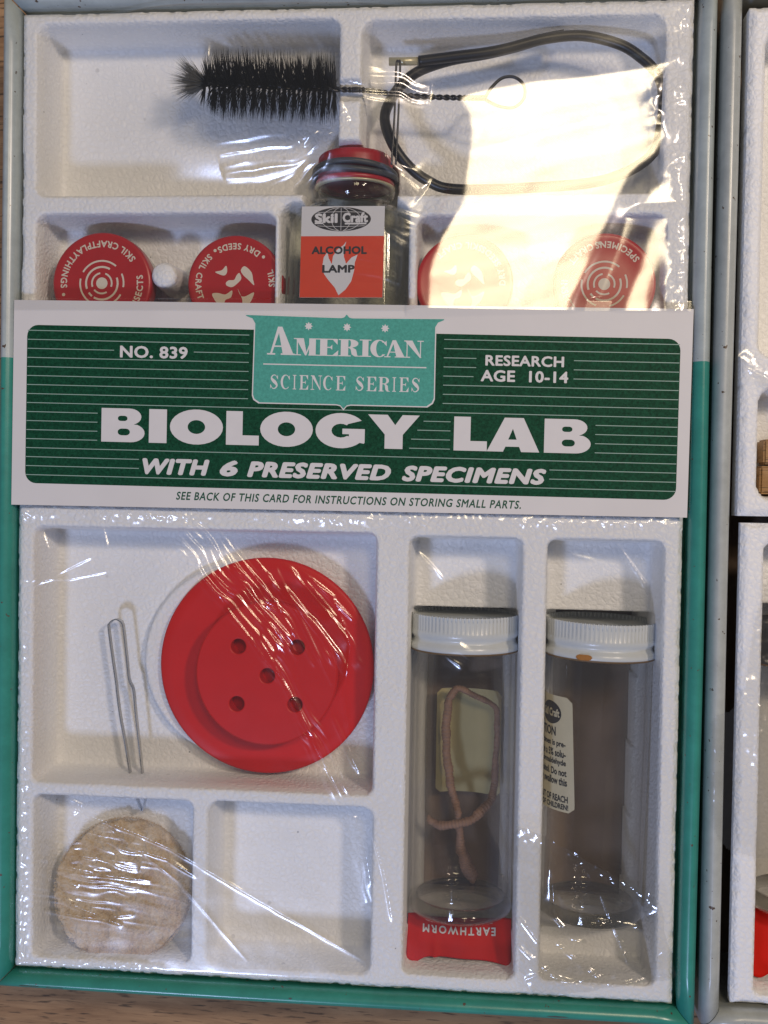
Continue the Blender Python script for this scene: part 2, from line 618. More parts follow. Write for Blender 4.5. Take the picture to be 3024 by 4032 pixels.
_tc = {}
def text2d(s, bold=0.0, shear=0.0, space=1.0):
    """built-in typeface, emboldened by overprinting, normalised so the ink fills the unit square;
    third value = a few microns of ink so that overprints never share a plane"""
    key = (s, bold, shear, space)
    if key not in _tc:
        cu = bpy.data.curves.new('type', 'FONT')
        cu.body = s
        cu.shear = shear
        cu.space_character = space
        cu.resolution_u = 3
        ob = bpy.data.objects.new('type', cu)
        me = bpy.data.meshes.new_from_object(ob)
        V0 = np.array([v.co[:2] for v in me.vertices])
        F0 = [tuple(p.vertices) for p in me.polygons]
        bpy.data.objects.remove(ob)
        bpy.data.curves.remove(cu)
        bpy.data.meshes.remove(me)
        V, F = [], []
        dirs = [(0, 0)] + ([(math.cos(a), math.sin(a)) for a in np.linspace(0, 2 * math.pi, 9)[:-1]] if bold > 0 else [])
        for k, dv in enumerate(dirs):
            F += [tuple(i + len(V0) * k for i in f) for f in F0]
            V.append(np.column_stack([V0 + np.array(dv) * bold, np.full(len(V0), k * .0025)]))
        V = np.concatenate(V)
        lo, hi = V[:, :2].min(0), V[:, :2].max(0)
        V[:, :2] = (V[:, :2] - lo) / (hi - lo)
        _tc[key] = (V, F, (hi - lo))
    return _tc[key]

def text_in(s, u0, u1, v0, v1, bold=0.03, shear=0.0, space=1.05):
    """text stretched to a box, v0 = top edge, v1 = baseline, v grows downwards"""
    V, F, _ = text2d(s, bold, shear, space)
    return [(u0 + (u1 - u0) * p[0], v1 - (v1 - v0) * p[1], p[2]) for p in V], F

def ell(cx, cy, rx, ry, a0, a1, n):
    return [(cx + rx * math.cos(math.radians(a0 + (a1 - a0) * i / n)), cy + ry * math.sin(math.radians(a0 + (a1 - a0) * i / n))) for i in range(n + 1)]

def rrect(x0, y0, x1, y1, r, n=6):
    return (ell(x1 - r, y0 + r, r, r, -90, 0, n) + ell(x1 - r, y1 - r, r, r, 0, 90, n) +
            ell(x0 + r, y1 - r, r, r, 90, 180, n) + ell(x0 + r, y0 + r, r, r, 180, 270, n))

HEAVY = {
    'B': [[(0, 0), (0, 1)] + ell(.64, .755, .28, .245, 90, -68, 12) + ell(.68, .275, .32, .275, 62, -90, 12),
          rrect(.38, .625, .60, .78, .07), rrect(.38, .20, .66, .40, .095)],
    'I': [[(0, 0), (0, 1), (1, 1), (1, 0)]],
    'O': [ell(.5, .5, .5, .52, 0, 348, 29), ell(.5, .5, .165, .205, 0, 345, 23)],
    'L': [[(0, 0), (0, 1), (.50, 1), (.50, .29), (1, .29), (1, 0)]],
    'G': [ell(.5, .5, .5, .52, 36, 318, 26) + [(.955, .13), (.97, .16), (.97, .56), (.53, .56), (.53, .40), (.66, .40), (.66, .335)] + ell(.5, .5, .185, .205, 312, 52, 12) + [(.64, .70)]],
    'Y': [[(0, 1), (.38, 1), (.53, .70), (.67, 1), (1, 1), (.68, .42), (.68, 0), (.33, 0), (.33, .42)]],
    'A': [[(0, 0), (.33, 1), (.69, 1), (1, 0), (.655, 0), (.615, .15), (.355, .15), (.31, 0)], [(.405, .36), (.49, .68), (.565, .36)]],
}

def R(x0, y0, x1, y1):
    return [(x0, y0), (x1, y0), (x1, y1), (x0, y1)]

def vstroke(pts, wid):
    P = [np.array(p) for p in pts]
    L, Rr = [], []
    for i, p in enumerate(P):
        t = P[min(i + 1, len(P) - 1)] - P[max(i - 1, 0)]
        t = t / (np.linalg.norm(t) + 1e-9)
        n = np.array([-t[1], t[0]])
        L.append(tuple(p + n * wid[i] / 2))
        Rr.append(tuple(p - n * wid[i] / 2))
    return L + Rr[::-1]

def serif(th):
    """high-contrast roman capitals as overlapping strokes; th = thick stem width in unit box"""
    h = 0.055
    s_p = spline([(.84, .78), (.62, .955), (.34, .93), (.20, .74), (.42, .56), (.66, .42), (.80, .23), (.60, .055), (.34, .045), (.14, .22)], 5)
    nS = len(s_p)
    s_w = [0.05 + (th * 0.95) * math.exp(-((i / (nS - 1) - .5) / .2) ** 2) for i in range(nS)]
    return {
        'A': [[(.38, 1), (.54, 1), (.97, 0), (.97 - th * 1.15, 0)], [(.38, 1), (.45, .86), (.17, 0), (.10, 0)], R(.22, .28, .70, .33), R(0, 0, .30, h), R(.50, 0, 1, h)],
        'M': [R(.12, 0, .17, 1), [(.08, 1), (.10 + th * .9, 1), (.54, .06), (.47, 0)], [(.47, 0), (.52, 0), (.79, 1), (.72, 1)], R(.90 - th * .8, 0, .90, 1), R(0, 0, .30, h), R(0, 1 - h, .2, 1), R(.60, 0, 1, h), R(.80, 1 - h, 1, 1)],
        'E': [R(.12, 0, .12 + th, 1), R(0, 1 - h, .93, 1), R(0, 0, .95, h), R(.3, .47, .70, .53), [(.95, 1), (.95, .66), (.72, 1 - h)], [(.97, 0), (.99, .34), (.72, h)], [(.70, .36), (.70, .66), (.58, .5)]],
        'R': [R(.10, 0, .10 + th, 1), R(0, 0, .22 + th, h), R(0, 1 - h, .55, 1), ell(.50, .755, .40, .245, 90, -90, 12) + ell(.50, .755, .40 - th, .195, -90, 90, 12), R(.3, .50, .52, .555), [(.42, .53), (.62, .53), (.80, .40), (.86, .06), (1, .02), (1, 0), (.74, 0), (.60, .12), (.55, .42)]],
        'I': [R(.5 - th * .75, 0, .5 + th * .75, 1), R(0, 0, 1, h), R(0, 1 - h, 1, 1)],
        'C': [ell(.5, .5, .5, .51, 42, 318, 24) + ell(.56, .5, .56 - th, .455, 312, 48, 20), [(.93, .97), (.95, .64), (.78, .80)]],
        'N': [R(.13, 0, .18, 1), [(.02, 1), (.08 + th, 1), (.90, .02), (.82, 0)], R(.82, .0, .87, 1), R(0, 0, .32, h), R(.68, 1 - h, 1, 1), R(0, 1 - h, .2, 1)],
        'S': [vstroke(s_p, s_w), [(.90, .98), (.90, .66), (.76, .80)], [(.08, .02), (.08, .34), (.22, .20)]],
    }

# ------------------------------------------------------------------ numpy noise
def vnoise(X, Y, scale, seed):
    g = np.random.default_rng(seed).random((64, 64))
    x, y = X / scale, Y / scale
    xi, yi = np.floor(x).astype(int), np.floor(y).astype(int)
    fx, fy = x - xi, y - yi
    fx, fy = fx * fx * fx * (fx * (fx * 6 - 15) + 10), fy * fy * fy * (fy * (fy * 6 - 15) + 10)
    a, b = g[yi % 64, xi % 64], g[yi % 64, (xi + 1) % 64]
    c, d = g[(yi + 1) % 64, xi % 64], g[(yi + 1) % 64, (xi + 1) % 64]
    return (a * (1 - fx) + b * fx) * (1 - fy) + (c * (1 - fx) + d * fx) * fy

def sd_rrect(X, Y, x0, x1, y0, y1, r):
    qx = np.abs(X - (x0 + x1) / 2) - (x1 - x0) / 2 + r
    qy = np.abs(Y - (y0 + y1) / 2) - (y1 - y0) / 2 + r
    return np.hypot(np.maximum(qx, 0), np.maximum(qy, 0)) + np.minimum(np.maximum(qx, qy), 0) - r

def smooth(t):
    t = np.clip(t, 0, 1)
    return t * t * (3 - 2 * t)

def inside_poly(X, Y, poly):
    r = np.zeros(X.shape, bool)
    n = len(poly)
    for i in range(n):
        x1, y1 = poly[i]
        x2, y2 = poly[(i + 1) % n]
        c = ((y1 > Y) != (y2 > Y))
        with np.errstate(divide='ignore', invalid='ignore'):
            xs = (x2 - x1) * (Y - y1) / (y2 - y1 + 1e-12) + x1
        r ^= c & (X < xs)
    return r

def blur(A, s):
    k = int(3 * s) + 1
    g = np.exp(-0.5 * (np.arange(-k, k + 1) / s) ** 2)
    g /= g.sum()
    P = np.pad(A, k, mode='edge')
    P = np.apply_along_axis(lambda m: np.convolve(m, g, 'same'), 0, P)
    P = np.apply_along_axis(lambda m: np.convolve(m, g, 'same'), 1, P)
    return P[k:-k, k:-k]

def polydist(X, Y, pts):
    """distance to a polyline and how far along it (0..1)"""
    best = np.full(X.shape, 1e9)
    along = np.zeros(X.shape)
    n = len(pts) - 1
    for i in range(n):
        ax, ay = pts[i][:2]
        bx, by = pts[i + 1][:2]
        dx, dy = bx - ax, by - ay
        L2 = dx * dx + dy * dy
        t = np.clip(((X - ax) * dx + (Y - ay) * dy) / L2, 0, 1)
        d = np.hypot(X - ax - t * dx, Y - ay - t * dy)
        m = d < best
        best = np.where(m, d, best)
        along = np.where(m, (i + t) / n, along)
    return best, along

# ================================================================== THE SURFACE
mk('table_top', [(-500, -420, 0), (900, -420, 0), (900, 800, 0), (-500, 800, 0)], [(0, 1, 2, 3)], M['wood'], smooth=False, kind='structure', loc=(0, 0, 0))

# ================================================================== METAL CASES
RIM = [(d_ * .90, z_) for d_, z_ in [(0.35, 1.5), (0.35, 44.0), (0.0, 45.2), (0.0, 46.6), (0.25, 47.6), (0.8, 48.5), (1.7, 49.3), (2.8, 49.85), (3.7, 50.0), (4.3, 49.85), (5.1, 49.2), (5.8, 48.2), (6.3, 47.0), (6.5, 45.6), (6.5, 0.3), (5.7, 0.3), (5.7, 1.5)]]
def case(name, x0, x1, y0, y1, mat, label):
    t = thing(name, ((x0 + x1) / 2, (y0 + y1) / 2, 0.1), label, 'metal case')
    g = 0.3
    cx, cy = (x0 + x1) / 2, (y0 + y1) / 2
    sides = {'right': ((x1, y0), (x1, y1), (1, 0)), 'left': ((x0, y1), (x0, y0), (-1, 0)),
             'top': ((x1, y1), (x0, y1), (0, 1)), 'bottom': ((x0, y0), (x1, y0), (0, -1))}
    for k, (a, b, n) in sides.items():
        V, F = [], []
        L = math.dist(a, b)
        tx, ty = (b[0] - a[0]) / L, (b[1] - a[1]) / L
        steps = 24
        for i in range(steps + 1):
            for (d, z) in RIM:
                s0, s1 = -d + g, L + d - g       # mitred ends
                s = s0 + (s1 - s0) * i / steps
                wob = 0.18 * math.sin(s * 0.021 + len(k)) * (1 if z > 40 else 0)
                # the inner edge is rounded off at the mitre as the folded metal is
                e = min(s - s0, s1 - s)
                V.append((a[0] + tx * s + n[0] * (d + wob), a[1] + ty * s + n[1] * (d + wob), z))
        m = len(RIM)
        for i in range(steps):
            for j in range(m - 1):
                F.append((i * m + j, i * m + j + 1, (i + 1) * m + j + 1, (i + 1) * m + j))
        F.append(tuple(range(m)))
        F.append(tuple(steps * m + j for j in range(m - 1, -1, -1)))
        o = mk('rim', V, F, mat, t)
        # smooth shading except at the end caps
        o.data.polygons[len(F) - 1].use_smooth = False
        o.data.polygons[len(F) - 2].use_smooth = False
        bm = bmesh.new()
        bm.from_mesh(o.data)
        bmesh.ops.recalc_face_normals(bm, faces=bm.faces[:])
        bm.to_mesh(o.data)
        bm.free()
    b = MB()
    b.box(x0 - 5.2, x1 + 5.2, y0 - 5.2, y1 + 5.2, 0.4, 1.4)
    b.build('bottom_plate', M['base'], t, smooth=False)
    return t
caseA = case('metal_case', 0, 229, 0, 334, M['paint'], 'two-tone grey and teal metal case holding the biology lab card')
caseB = case('metal_case', 242.3, 471, 1.0, 334.6, M['paint_grey'], 'plain grey metal case half beside the teal-edged one')

# paint scraped off along the ridge of the near rim
def chip(x0, x1, y, hw, seed):
    r = random.Random(seed)
    V, F = [], []
    n = 14
    for i in range(n + 1):
        x = x0 + (x1 - x0) * i / n
        e = math.sin(math.pi * i / n) ** 0.5
        a = hw * e * r.uniform(.5, 1.1)
        b = hw * e * r.uniform(.5, 1.1)
        for yy in (y + a, y - b):
            d = -yy
            z = float(np.interp(d, [q[0] for q in RIM[3:14]], [q[1] for q in RIM[3:14]])) + 0.05
            V.append((x, yy, z))
    for i in range(n):
        F.append((i * 2, i * 2 + 1, i * 2 + 3, i * 2 + 2))
    return V, F
for (x0, x1, y, hw, sd) in [(4, 11.5, -3.9, .42, 1), (13.5, 20, -4.0, .5, 2), (186, 193, -3.6, .28, 3), (99, 100.2, -2.8, .3, 4), (58, 59, -4.4, .25, 5)]:
    V, F = chip(x0, x1, y, hw, sd)
    mk('scrape', V, F, M['bare'], caseA)

# ================================================================== FOAM TRAYS
TOP, FLOOR = 46.0, 27.0
def lip_cell(X, Y, Z, x0, x1, y0, y1, r=3.0, floor=FLOOR, draft=1.5, lip=1.1):
    d = sd_rrect(X, Y, x0, x1, y0, y1, r)
    s = smooth(-d / draft)
    # fillet where wall meets floor
    fil = np.where((-d > draft) & (-d < draft + 2.5), 0.9 * (1 - (-d - draft) / 2.5) ** 2, 0)
    zc = TOP - 0.6 - (TOP - 0.6 - floor) * s + np.where(s >= 1, fil, 0.9 * s)
    lipz = np.where((d >= 0) & (d < lip), 0.6 * (1 - d / lip) ** 2, 0)
    return np.where(d < 0, np.minimum(Z, zc), Z - lipz)

def tray_grid(x0, x1, y0, y1, step):
    xs = np.arange(x0 + .02, x1 - .01, step)
    ys = np.arange(y0 + .02, y1 - .01, step)
    xs = np.concatenate([[x0], [x0], xs, [x1], [x1]])
    ys = np.concatenate([[y0], [y0], ys, [y1], [y1]])
    return np.meshgrid(xs, ys)

def finish_tray(X, Y, Z, x0, x1, y0, y1, seed, skirt=2.0):
    Z = Z + (vnoise(X, Y, 11, seed) - .5) * 0.5 + (vnoise(X, Y, 3.1, seed + 1) - .5) * 0.16
    d = -sd_rrect(X, Y, x0, x1, y0, y1, 0.01)
    Z = Z - np.where(d < 2.2, 1.3 * (1 - d / 2.2) ** 2, 0)
    # pitted edges
    Z = Z - np.where(d < 1.2, (vnoise(X, Y, 2.2, seed + 2) > .62) * 0.5, 0)
    Z[0, :] = Z[-1, :] = skirt
    Z[:, 0] = Z[:, -1] = skirt
    return Z

# upper tray of the first case -------------------------------------------------
U0, U1, UY0, UY1 = 0.6, 227.6, 165.0, 332.6
X, Y = tray_grid(U0, U1, UY0, UY1, 0.6)
Z = np.full(X.shape, TOP)
Z = lip_cell(X, Y, Z, 6.0, 111.0, 270.0, 328.6, 4)
Z = lip_cell(X, Y, Z, 118.4, 218.4, 269.5, 327.6, 5)
Z = lip_cell(X, Y, Z, 6.0, 90.0, 182.0, 263.8, 4)
Z = lip_cell(X, Y, Z, 138.0, 220.0, 182.0, 262.5, 4)
# channel for the bottle, opening the dividers round it
Z = lip_cell(X, Y, Z, 91.5, 135.5, 182.0, 267.5, 5, floor=15.5, draft=1.8)
Z = lip_cell(X, Y, Z, 99.0, 131.5, 258.0, 288.0, 7, floor=16.5, draft=2.4)
# rounded shoulders where the cross bar meets the bottle
for (cx_, cy_) in ((93.0, 266.8), (137.0, 266.2)):
    d = np.hypot(X - cx_, Y - cy_)
    Z = np.where((d < 6) & (Z > 40), Z - 1.2 * smooth(1 - d / 6), Z)
# notch in the upright divider for the brush stem
d = np.abs(Y - 304.8)
Z = np.where((X > 110.5) & (X < 119) & (d < 4), np.minimum(Z, 42.2 + 3.8 * (d / 4) ** 2), Z)
Z = finish_tray(X, Y, Z, U0, U1, UY0, UY1, 11)
trayA = grid_mesh('foam_tray', X, Y, Z, M['foam'], label='white foam tray holding the bottle brush, black tubing and alcohol lamp', category='foam tray')
# moulded peg between the two round tins
V, F = lathe([(0, 5.4), (8, 5.0), (15.2, 4.5), (16.4, 4.1), (17.0, 3.2), (17.2, 0.01)], (50.6, 243.4, 26.8), (0, 0, 1), 24)
mk('peg', V, F, M['foam'], trayA)

# lower tray of the first case ---------------------------------------------------
L0, L1, LY0, LY1 = 0.5, 227.6, 0.6, 164.4
X, Y = tray_grid(L0, L1, LY0, LY1, 0.6)
Z = np.full(X.shape, TOP)
Z = lip_cell(X, Y, Z, 6.4, 126.2, 66.6, 155.8, 3)
Z = lip_cell(X, Y, Z, 7.0, 63.8, 5.2, 62.0, 3)
Z = lip_cell(X, Y, Z, 69.3, 126.4, 5.2, 62.3, 4)
Z = lip_cell(X, Y, Z, 137.3, 175.2, 6.2, 155.0, 3, draft=1.2)
Z = lip_cell(X, Y, Z, 183.4, 221.6, 6.6, 155.0, 3, draft=1.2)
# low round pedestal under the red dish
d = np.hypot(X - 76.0, Y - 108.5)
ped = FLOOR + 4.2 * smooth((35.5 - d) / 1.6)
Z = np.where((d < 35.5) & (Z < 40), np.maximum(Z, ped), Z)
# pressed slot behind the tweezers
ZW = Z.copy()
hole = np.zeros(X.shape, bool)
VIALS = {'a': (156.3, 156.3, 27.0), 'b': (203.6, 201.2, 27.0)}
for key, (xt, xb, zc) in VIALS.items():
    axx = xb + (xt - xb) * np.clip((Y - 23) / 102, 0, 1)
    dx = np.abs(X - axx)
    tr = zc - np.sqrt(np.maximum(19.4 ** 2 - dx ** 2, 0))
    inT = (Y > 17.5) & (Y < 129.2) & (dx < 19.3) & (Z < 38)
    Z = np.where(inT, np.minimum(Z, tr), Z)
    hole |= (Y > 20.5) & (Y < 129.0) & (dx < 14.6)
Zf = finish_tray(X, Y, Z, L0, L1, LY0, LY1, 21)
Zf = np.where(hole, 2.2, Zf)
h4 = hole[:-1, :-1] & hole[1:, :-1] & hole[:-1, 1:] & hole[1:, 1:]
trayB = grid_mesh('foam_tray', X, Y, Zf, M['foam'], keep=~h4, label='white foam tray holding the red dish, felt pad and two glass vials', category='foam tray')

# trays of the second case --------------------------------------------------------
X, Y = tray_grid(245.2, 468.5, 163.9, 329.3, 0.9)
Z = np.full(X.shape, TOP)
Z = lip_cell(X, Y, Z, 250.4, 340, 216.0, 322.0, 5)
Z = lip_cell(X, Y, Z, 251.0, 340, 169.5, 206.0, 5)
Z = lip_cell(X, Y, Z, 348, 462, 169.5, 322.0, 5)
Z = finish_tray(X, Y, Z, 245.2, 468.5, 163.9, 329.3, 31, 36.0)
trayC = grid_mesh('foam_tray', X, Y, Z, M['foam'], label='white foam tray with two wooden blocks in the grey case', category='foam tray')
X, Y = tray_grid(246.4, 468.5, 2.2, 161.6, 0.9)
Z = np.full(X.shape, TOP)
Z = lip_cell(X, Y, Z, 253.8, 292.5, 6.0, 155.5, 3)
Z = lip_cell(X, Y, Z, 300, 339, 6.0, 155.5, 3)
Z = lip_cell(X, Y, Z, 347, 462, 6.0, 155.5, 3)
axx = 273.2
dx = np.abs(X - axx)
inT = (Y > 28) & (Y < 133) & (dx < 19.2) & (Z < 38)
Z = np.where(inT, np.minimum(Z, 27 - np.sqrt(np.maximum(19.4 ** 2 - dx ** 2, 0))), Z)
Z = finish_tray(X, Y, Z, 246.4, 468.5, 2.2, 161.6, 41, 41.5)
trayD = grid_mesh('foam_tray', X, Y, Z, M['foam'], label='white foam tray with ragged edge and a vial in the grey case', category='foam tray')

# ================================================================== DISPLAY CARD
CC = np.array([(-0.2, 233.8), (228.8, 231.0), (228.2, 163.1), (-0.6, 163.3)])
CZ = 48.9
def cardpt(u, v, dz, tilt=0.0077):
    s, t = u / 229.0, (v + tilt * u) / 69.5
    p = (1 - t) * ((1 - s) * CC[0] + s * CC[1]) + t * ((1 - s) * CC[3] + s * CC[2])
    return (p[0], p[1], CZ + dz)

card = thing('display_card', (114, 198, 48.3), 'white and dark green printed display card reading BIOLOGY LAB', 'card')
V, F = [], []
outer = [(0, 0), (229, 0), (229, 69.5), (0, 69.5)]
for z in (0, -0.6):
    for (u, v) in outer:
        V.append(cardpt(u, v, z, 0))
F = [(3, 2, 1, 0), (4, 5, 6, 7), (0, 1, 5, 4), (1, 2, 6, 5), (2, 3, 7, 6), (3, 0, 4, 7)]
mk('board', V, F, M['board'], card, smooth=False)

def card_print(name, loops_or_geo, mat, dz, geo=False):
    if geo:
        V2, F = loops_or_geo
    else:
        V2, F = fill2d(loops_or_geo)
    V = [cardpt(p[0], p[1], dz) for p in V2]
    # keep faces looking up
    out = []
    for f in F:
        a, b, c = (np.array(V[i]) for i in f[:3])
        out.append(f if np.cross(b - a, c - a)[2] > 0 else tuple(reversed(f)))
    return mk(name, V, out, mat, card, smooth=False)

card_print('green_panel', [rrect(4.8, 8.3, 225.2, 62.0, 3.9)], M['ink_green'], 0.02)

# fine ruled lines, interrupted round the type
mb = MB()
def rule(n, u0, u1):
    v = 10.15 + 3.06 * n
    hw = 0.13
    P = [cardpt(u0, v - hw, .045), cardpt(u1, v - hw, .045), cardpt(u1, v + hw, .045), cardpt(u0, v + hw, .045)]
    mb.add(P, [(3, 2, 1, 0)])
for n in range(17):
    if n <= 7:
        if n == 2:
            rule(n, 5, 35.6); rule(n, 63.4, 82.4)
        else:
            rule(n, 5, 82.4)
        if n in (2, 3, 4):
            rule(n, 148.2, 159 if n != 4 else 158.2); rule(n, 191, 225)
        else:
            rule(n, 148.2, 225)
    elif n in (8, 13, 16):
        rule(n, 5, 225)
    elif n <= 12:
        rule(n, 5, 30.2); rule(n, {9: 142, 10: 140, 11: 138, 12: 137.4}[n], 151); rule(n, 198.6, 225)
    else:
        rule(n, 5, 45); rule(n, 184, 225)
mb.build('ruled_lines', M['ink_line'], card, smooth=False)

# shield
def shield(g):
    L_, R_, T_, B_ = 84.4 - g, 145.0 + g, 4.0 - g, 32.7 + g
    p = [(81.2 - g, T_ - .3), (83.4 - g, T_ + .5), (L_, T_ + 2.2), (L_ - .3, B_ - 2.6)]
    p += [(L_ + .2, B_ - 1.2), (L_ + 2.0, B_)]
    p += [(112.6, B_), (113.9, B_ + .3), (115.0, B_ + 1.5 + g * .5), (116.1, B_ + .3), (117.4, B_)]
    p += [(R_ - 2.2, B_), (R_ - .4, B_ - 1.3), (R_ + .2, B_ - 2.8), (R_ + .1, T_ + 2.2), (R_ + 1.0, T_ + .6), (R_ + 3.0 + g, T_ - .3), (R_ + 3.0 + g, T_ - .6)]
    p += [(117.2, T_ - .2), (116.2, T_ - .5), (115.4, T_ - 1.5 - g * .4), (114.6, T_ - .5), (113.6, T_ - .2), (81.2 - g, T_ - .6)]
    return p
card_print('shield_border', [shield(0.38)], M['ink_white'], 0.06)
card_print('shield', [shield(0.0)], M['ink_teal'], 0.075)
mb = MB()
for (u, v) in ((102.6, 6.7), (115.6, 6.8), (128.4, 6.9)):
    lp = []
    for i in range(16):
        r = 1.45 if i % 2 == 0 else 0.85
        a = math.radians(90 + i * 22.5)
        lp.append((u + r * math.cos(a), v + r * math.sin(a)))
    V2, F = fill2d([lp])
    mb.add([cardpt(p[0], p[1], .09) for p in V2], [f for f in F])
mb.build('star_row', M['ink_white'], card, smooth=False)
P = [cardpt(87.4, 19.55, .09), cardpt(142.5, 19.55, .09), cardpt(142.5, 19.95, .09), cardpt(87.4, 19.95, .09)]
mk('shield_rule', P, [(3, 2, 1, 0)], M['ink_white'], card, smooth=False)

def serif_word(name, letters, th, dz, v0, v1):
    mbs = MB()
    k = 0
    for (ch, u0, u1, top) in letters:
        for poly in serif(th)[ch]:
            V2, F = fill2d([poly])
            k += 1
            mbs.add([cardpt(u0 + (u1 - u0) * p[0], v1 - (v1 - (top or v0)) * p[1], dz + .003 * (k % 9)) for p in V2], F)
    mbs.build(name, M['ink_white'], card, smooth=False)
serif_word('lettering', [('A', 88.6, 98.0, 7.1), ('M', 97.7, 106.0, None), ('E', 105.8, 112.9, None), ('R', 112.9, 120.3, None), ('I', 120.0, 123.9, None), ('C', 123.6, 129.4, None), ('A', 128.3, 135.4, None), ('N', 134.9, 141.4, None)], 0.34, .09, 10.8, 16.55)
wl = []
for ch, a, b in [('S', 203, 275), ('C', 290, 365), ('I', 385, 412), ('E', 437, 507), ('N', 525, 612), ('C', 622, 698), ('E', 722, 796), ('S', 870, 943), ('E', 960, 1036), ('R', 1052, 1140), ('I', 1158, 1186), ('E', 1212, 1284), ('S', 1300, 1372)]:
    wl.append((ch, 89.7 + (a - 203) * (140.6 - 89.7) / 1169, 89.7 + (b - 203) * (140.6 - 89.7) / 1169, None))
serif_word('lettering', wl, 0.23, .09, 23.2, 28.05)

mb = MB()
for ch, a, b in [('B', 31.6, 46.8), ('I', 48.3, 54.5), ('O', 55.6, 74.0), ('L', 75.1, 86.4), ('O', 86.8, 104.8), ('G', 105.7, 122.9), ('Y', 123.4, 140.7), ('L', 152.2, 163.2), ('A', 163.2, 180.5), ('B', 182.0, 197.2)]:
    V2, F = fill2d(HEAVY[ch])
    mb.add([cardpt(a + (b - a) * p[0], 47.25 - 11.4 * p[1], .06) for p in V2], F)
mb.build('lettering', M['ink_white'], card, smooth=False)

def card_text(items, mat, dz):
    m_ = MB()
    for it in items:
        V2, F = text_in(*it[:5], **it[5])
        m_.add([cardpt(p[0], p[1], dz + p[2]) for p in V2], F)
    return m_.build('lettering', mat, card, smooth=False)
B1 = dict(bold=0.03)
card_text([('NO. 839', 37.7, 61.3, 14.6, 18.7, B1)], M['ink_white'], .06)
card_text([('RESEARCH', 162.0, 187.8, 15.0, 18.6, B1)], M['ink_white'], .06)
card_text([('AGE  10-14', 160.6, 189.3, 20.0, 23.9, B1)], M['ink_white'], .06)
HB = dict(bold=0.055, shear=0.22, space=1.1)
card_text([('WITH', 46.2, 69.6, 52.5, 58.0, HB), ('6', 73.2, 79.4, 52.5, 58.0, HB), ('PRESERVED', 82.6, 131.5, 52.6, 58.05, HB), ('SPECIMENS', 135.2, 183.0, 52.7, 58.1, HB)], M['ink_white'], .06)
SB = dict(bold=0.022, shear=0.2, space=1.12)
card_text([('SEE BACK OF THIS CARD FOR INSTRUCTIONS ON STORING SMALL PARTS.', 58.2, 175.0, 63.55, 66.35, SB)], M['ink_text'], .02)

# ================================================================== RED DISH
dish = thing('red_dish', (86.5, 107.6, 31.0), 'round red plastic dish with five holes in its raised middle', 'dish')
prof = [(0.0, 25.5), (-0.3, 30.0), (0.2, 36.6), (0.5, 37.8), (1.3, 38.3), (2.1, 38.1), (2.5, 37.3), (2.3, 34.0), (1.9, 28.0), (1.9, 24.3), (1.9, 23.0), (5.0, 22.8), (5.0, .01)]
V, F = lathe(prof, (86.5, 107.6, 31.6), (0.0, 0.0, 1), 96)
mk('brim', V, F, M['red_plastic'], dish)
hol = [(78.3, 115.5), (88.6, 105.6), (78.0, 95.5), (98.4, 95.9), (98.9, 115.8)]
cxy = (88.2, 106.4)
loops = [ell(0, 0, 24.2, 24.2, 0, 357, 119)] + [ell(h[0] - cxy[0], h[1] - cxy[1], 3.05, 3.05, 0, 350, 35) for h in hol]
V2, F = fill2d(loops, extrude=3.6, bevel=0.45)
o = mk('raised_disc', [(cxy[0] + p[0] * 1.0, cxy[1] + p[1] * 1.0, 38.2 + p[2]) for p in V2], F, M['red_plastic'], dish, smooth=False)
V, F = lathe([(0, 24.9), (0.4, 24.95), (0.9, 24.9), (1.0, 24.3)], (cxy[0], cxy[1], 40.9), (0, 0, 1), 96)
mk('bead', V, F, M['red_plastic'], dish)

# ================================================================== TWEEZERS (bent steel strip standing on edge)
tw = [(42.3, 66.0), (41.2, 75), (40.2, 82.7), (39.2, 91), (38.4, 97.6), (36.8, 101.4), (35.8, 109.8), (34.6, 119.4), (34.0, 121.3), (33.0, 122.2), (31.8, 122.6), (30.4, 122.1), (29.4, 121.0), (29.1, 119.6), (30.5, 109.9), (32.1, 99.8), (32.4, 97.0), (33.7, 88.1), (35.9, 77), (37.9, 66.0)]
tips_a = [(43.6, 61.8), (43.2, 58.0), (42.4, 54.2)]
tips_b = [(39.4, 61.8), (40.4, 58.0), (41.9, 54.2)]
path = tips_a[::-1] + tw + tips_b
path = spline([(p[0], p[1], 0) for p in path], 4)
P = np.array(path)[:, :2]
T = np.gradient(P, axis=0)
T /= np.linalg.norm(T, axis=1)[:, None]
Nn = np.stack([-T[:, 1], T[:, 0]], 1)
V, F = [], []
for i, p in enumerate(P):
    q0, q1 = p + Nn[i] * .22, p - Nn[i] * .22
    zt, zb = 34.4, 32.4
    if p[1] > 121.4:
        zb -= 0.6
    V += [(q0[0], q0[1], zt), (q1[0], q1[1], zt), (q1[0], q1[1], zb), (q0[0], q0[1], zb)]
for i in range(len(P) - 1):
    for k in range(4):
        F.append((i * 4 + k, i * 4 + (k + 1) % 4, (i + 1) * 4 + (k + 1) % 4, (i + 1) * 4 + k))
F += [(3, 2, 1, 0), tuple((len(P) - 1) * 4 + k for k in range(4))]
mk('tweezers', V, F, M['steel'], smooth=False, label='thin bent steel tweezers pushed through the foam wall beside red dish', category='tweezers')

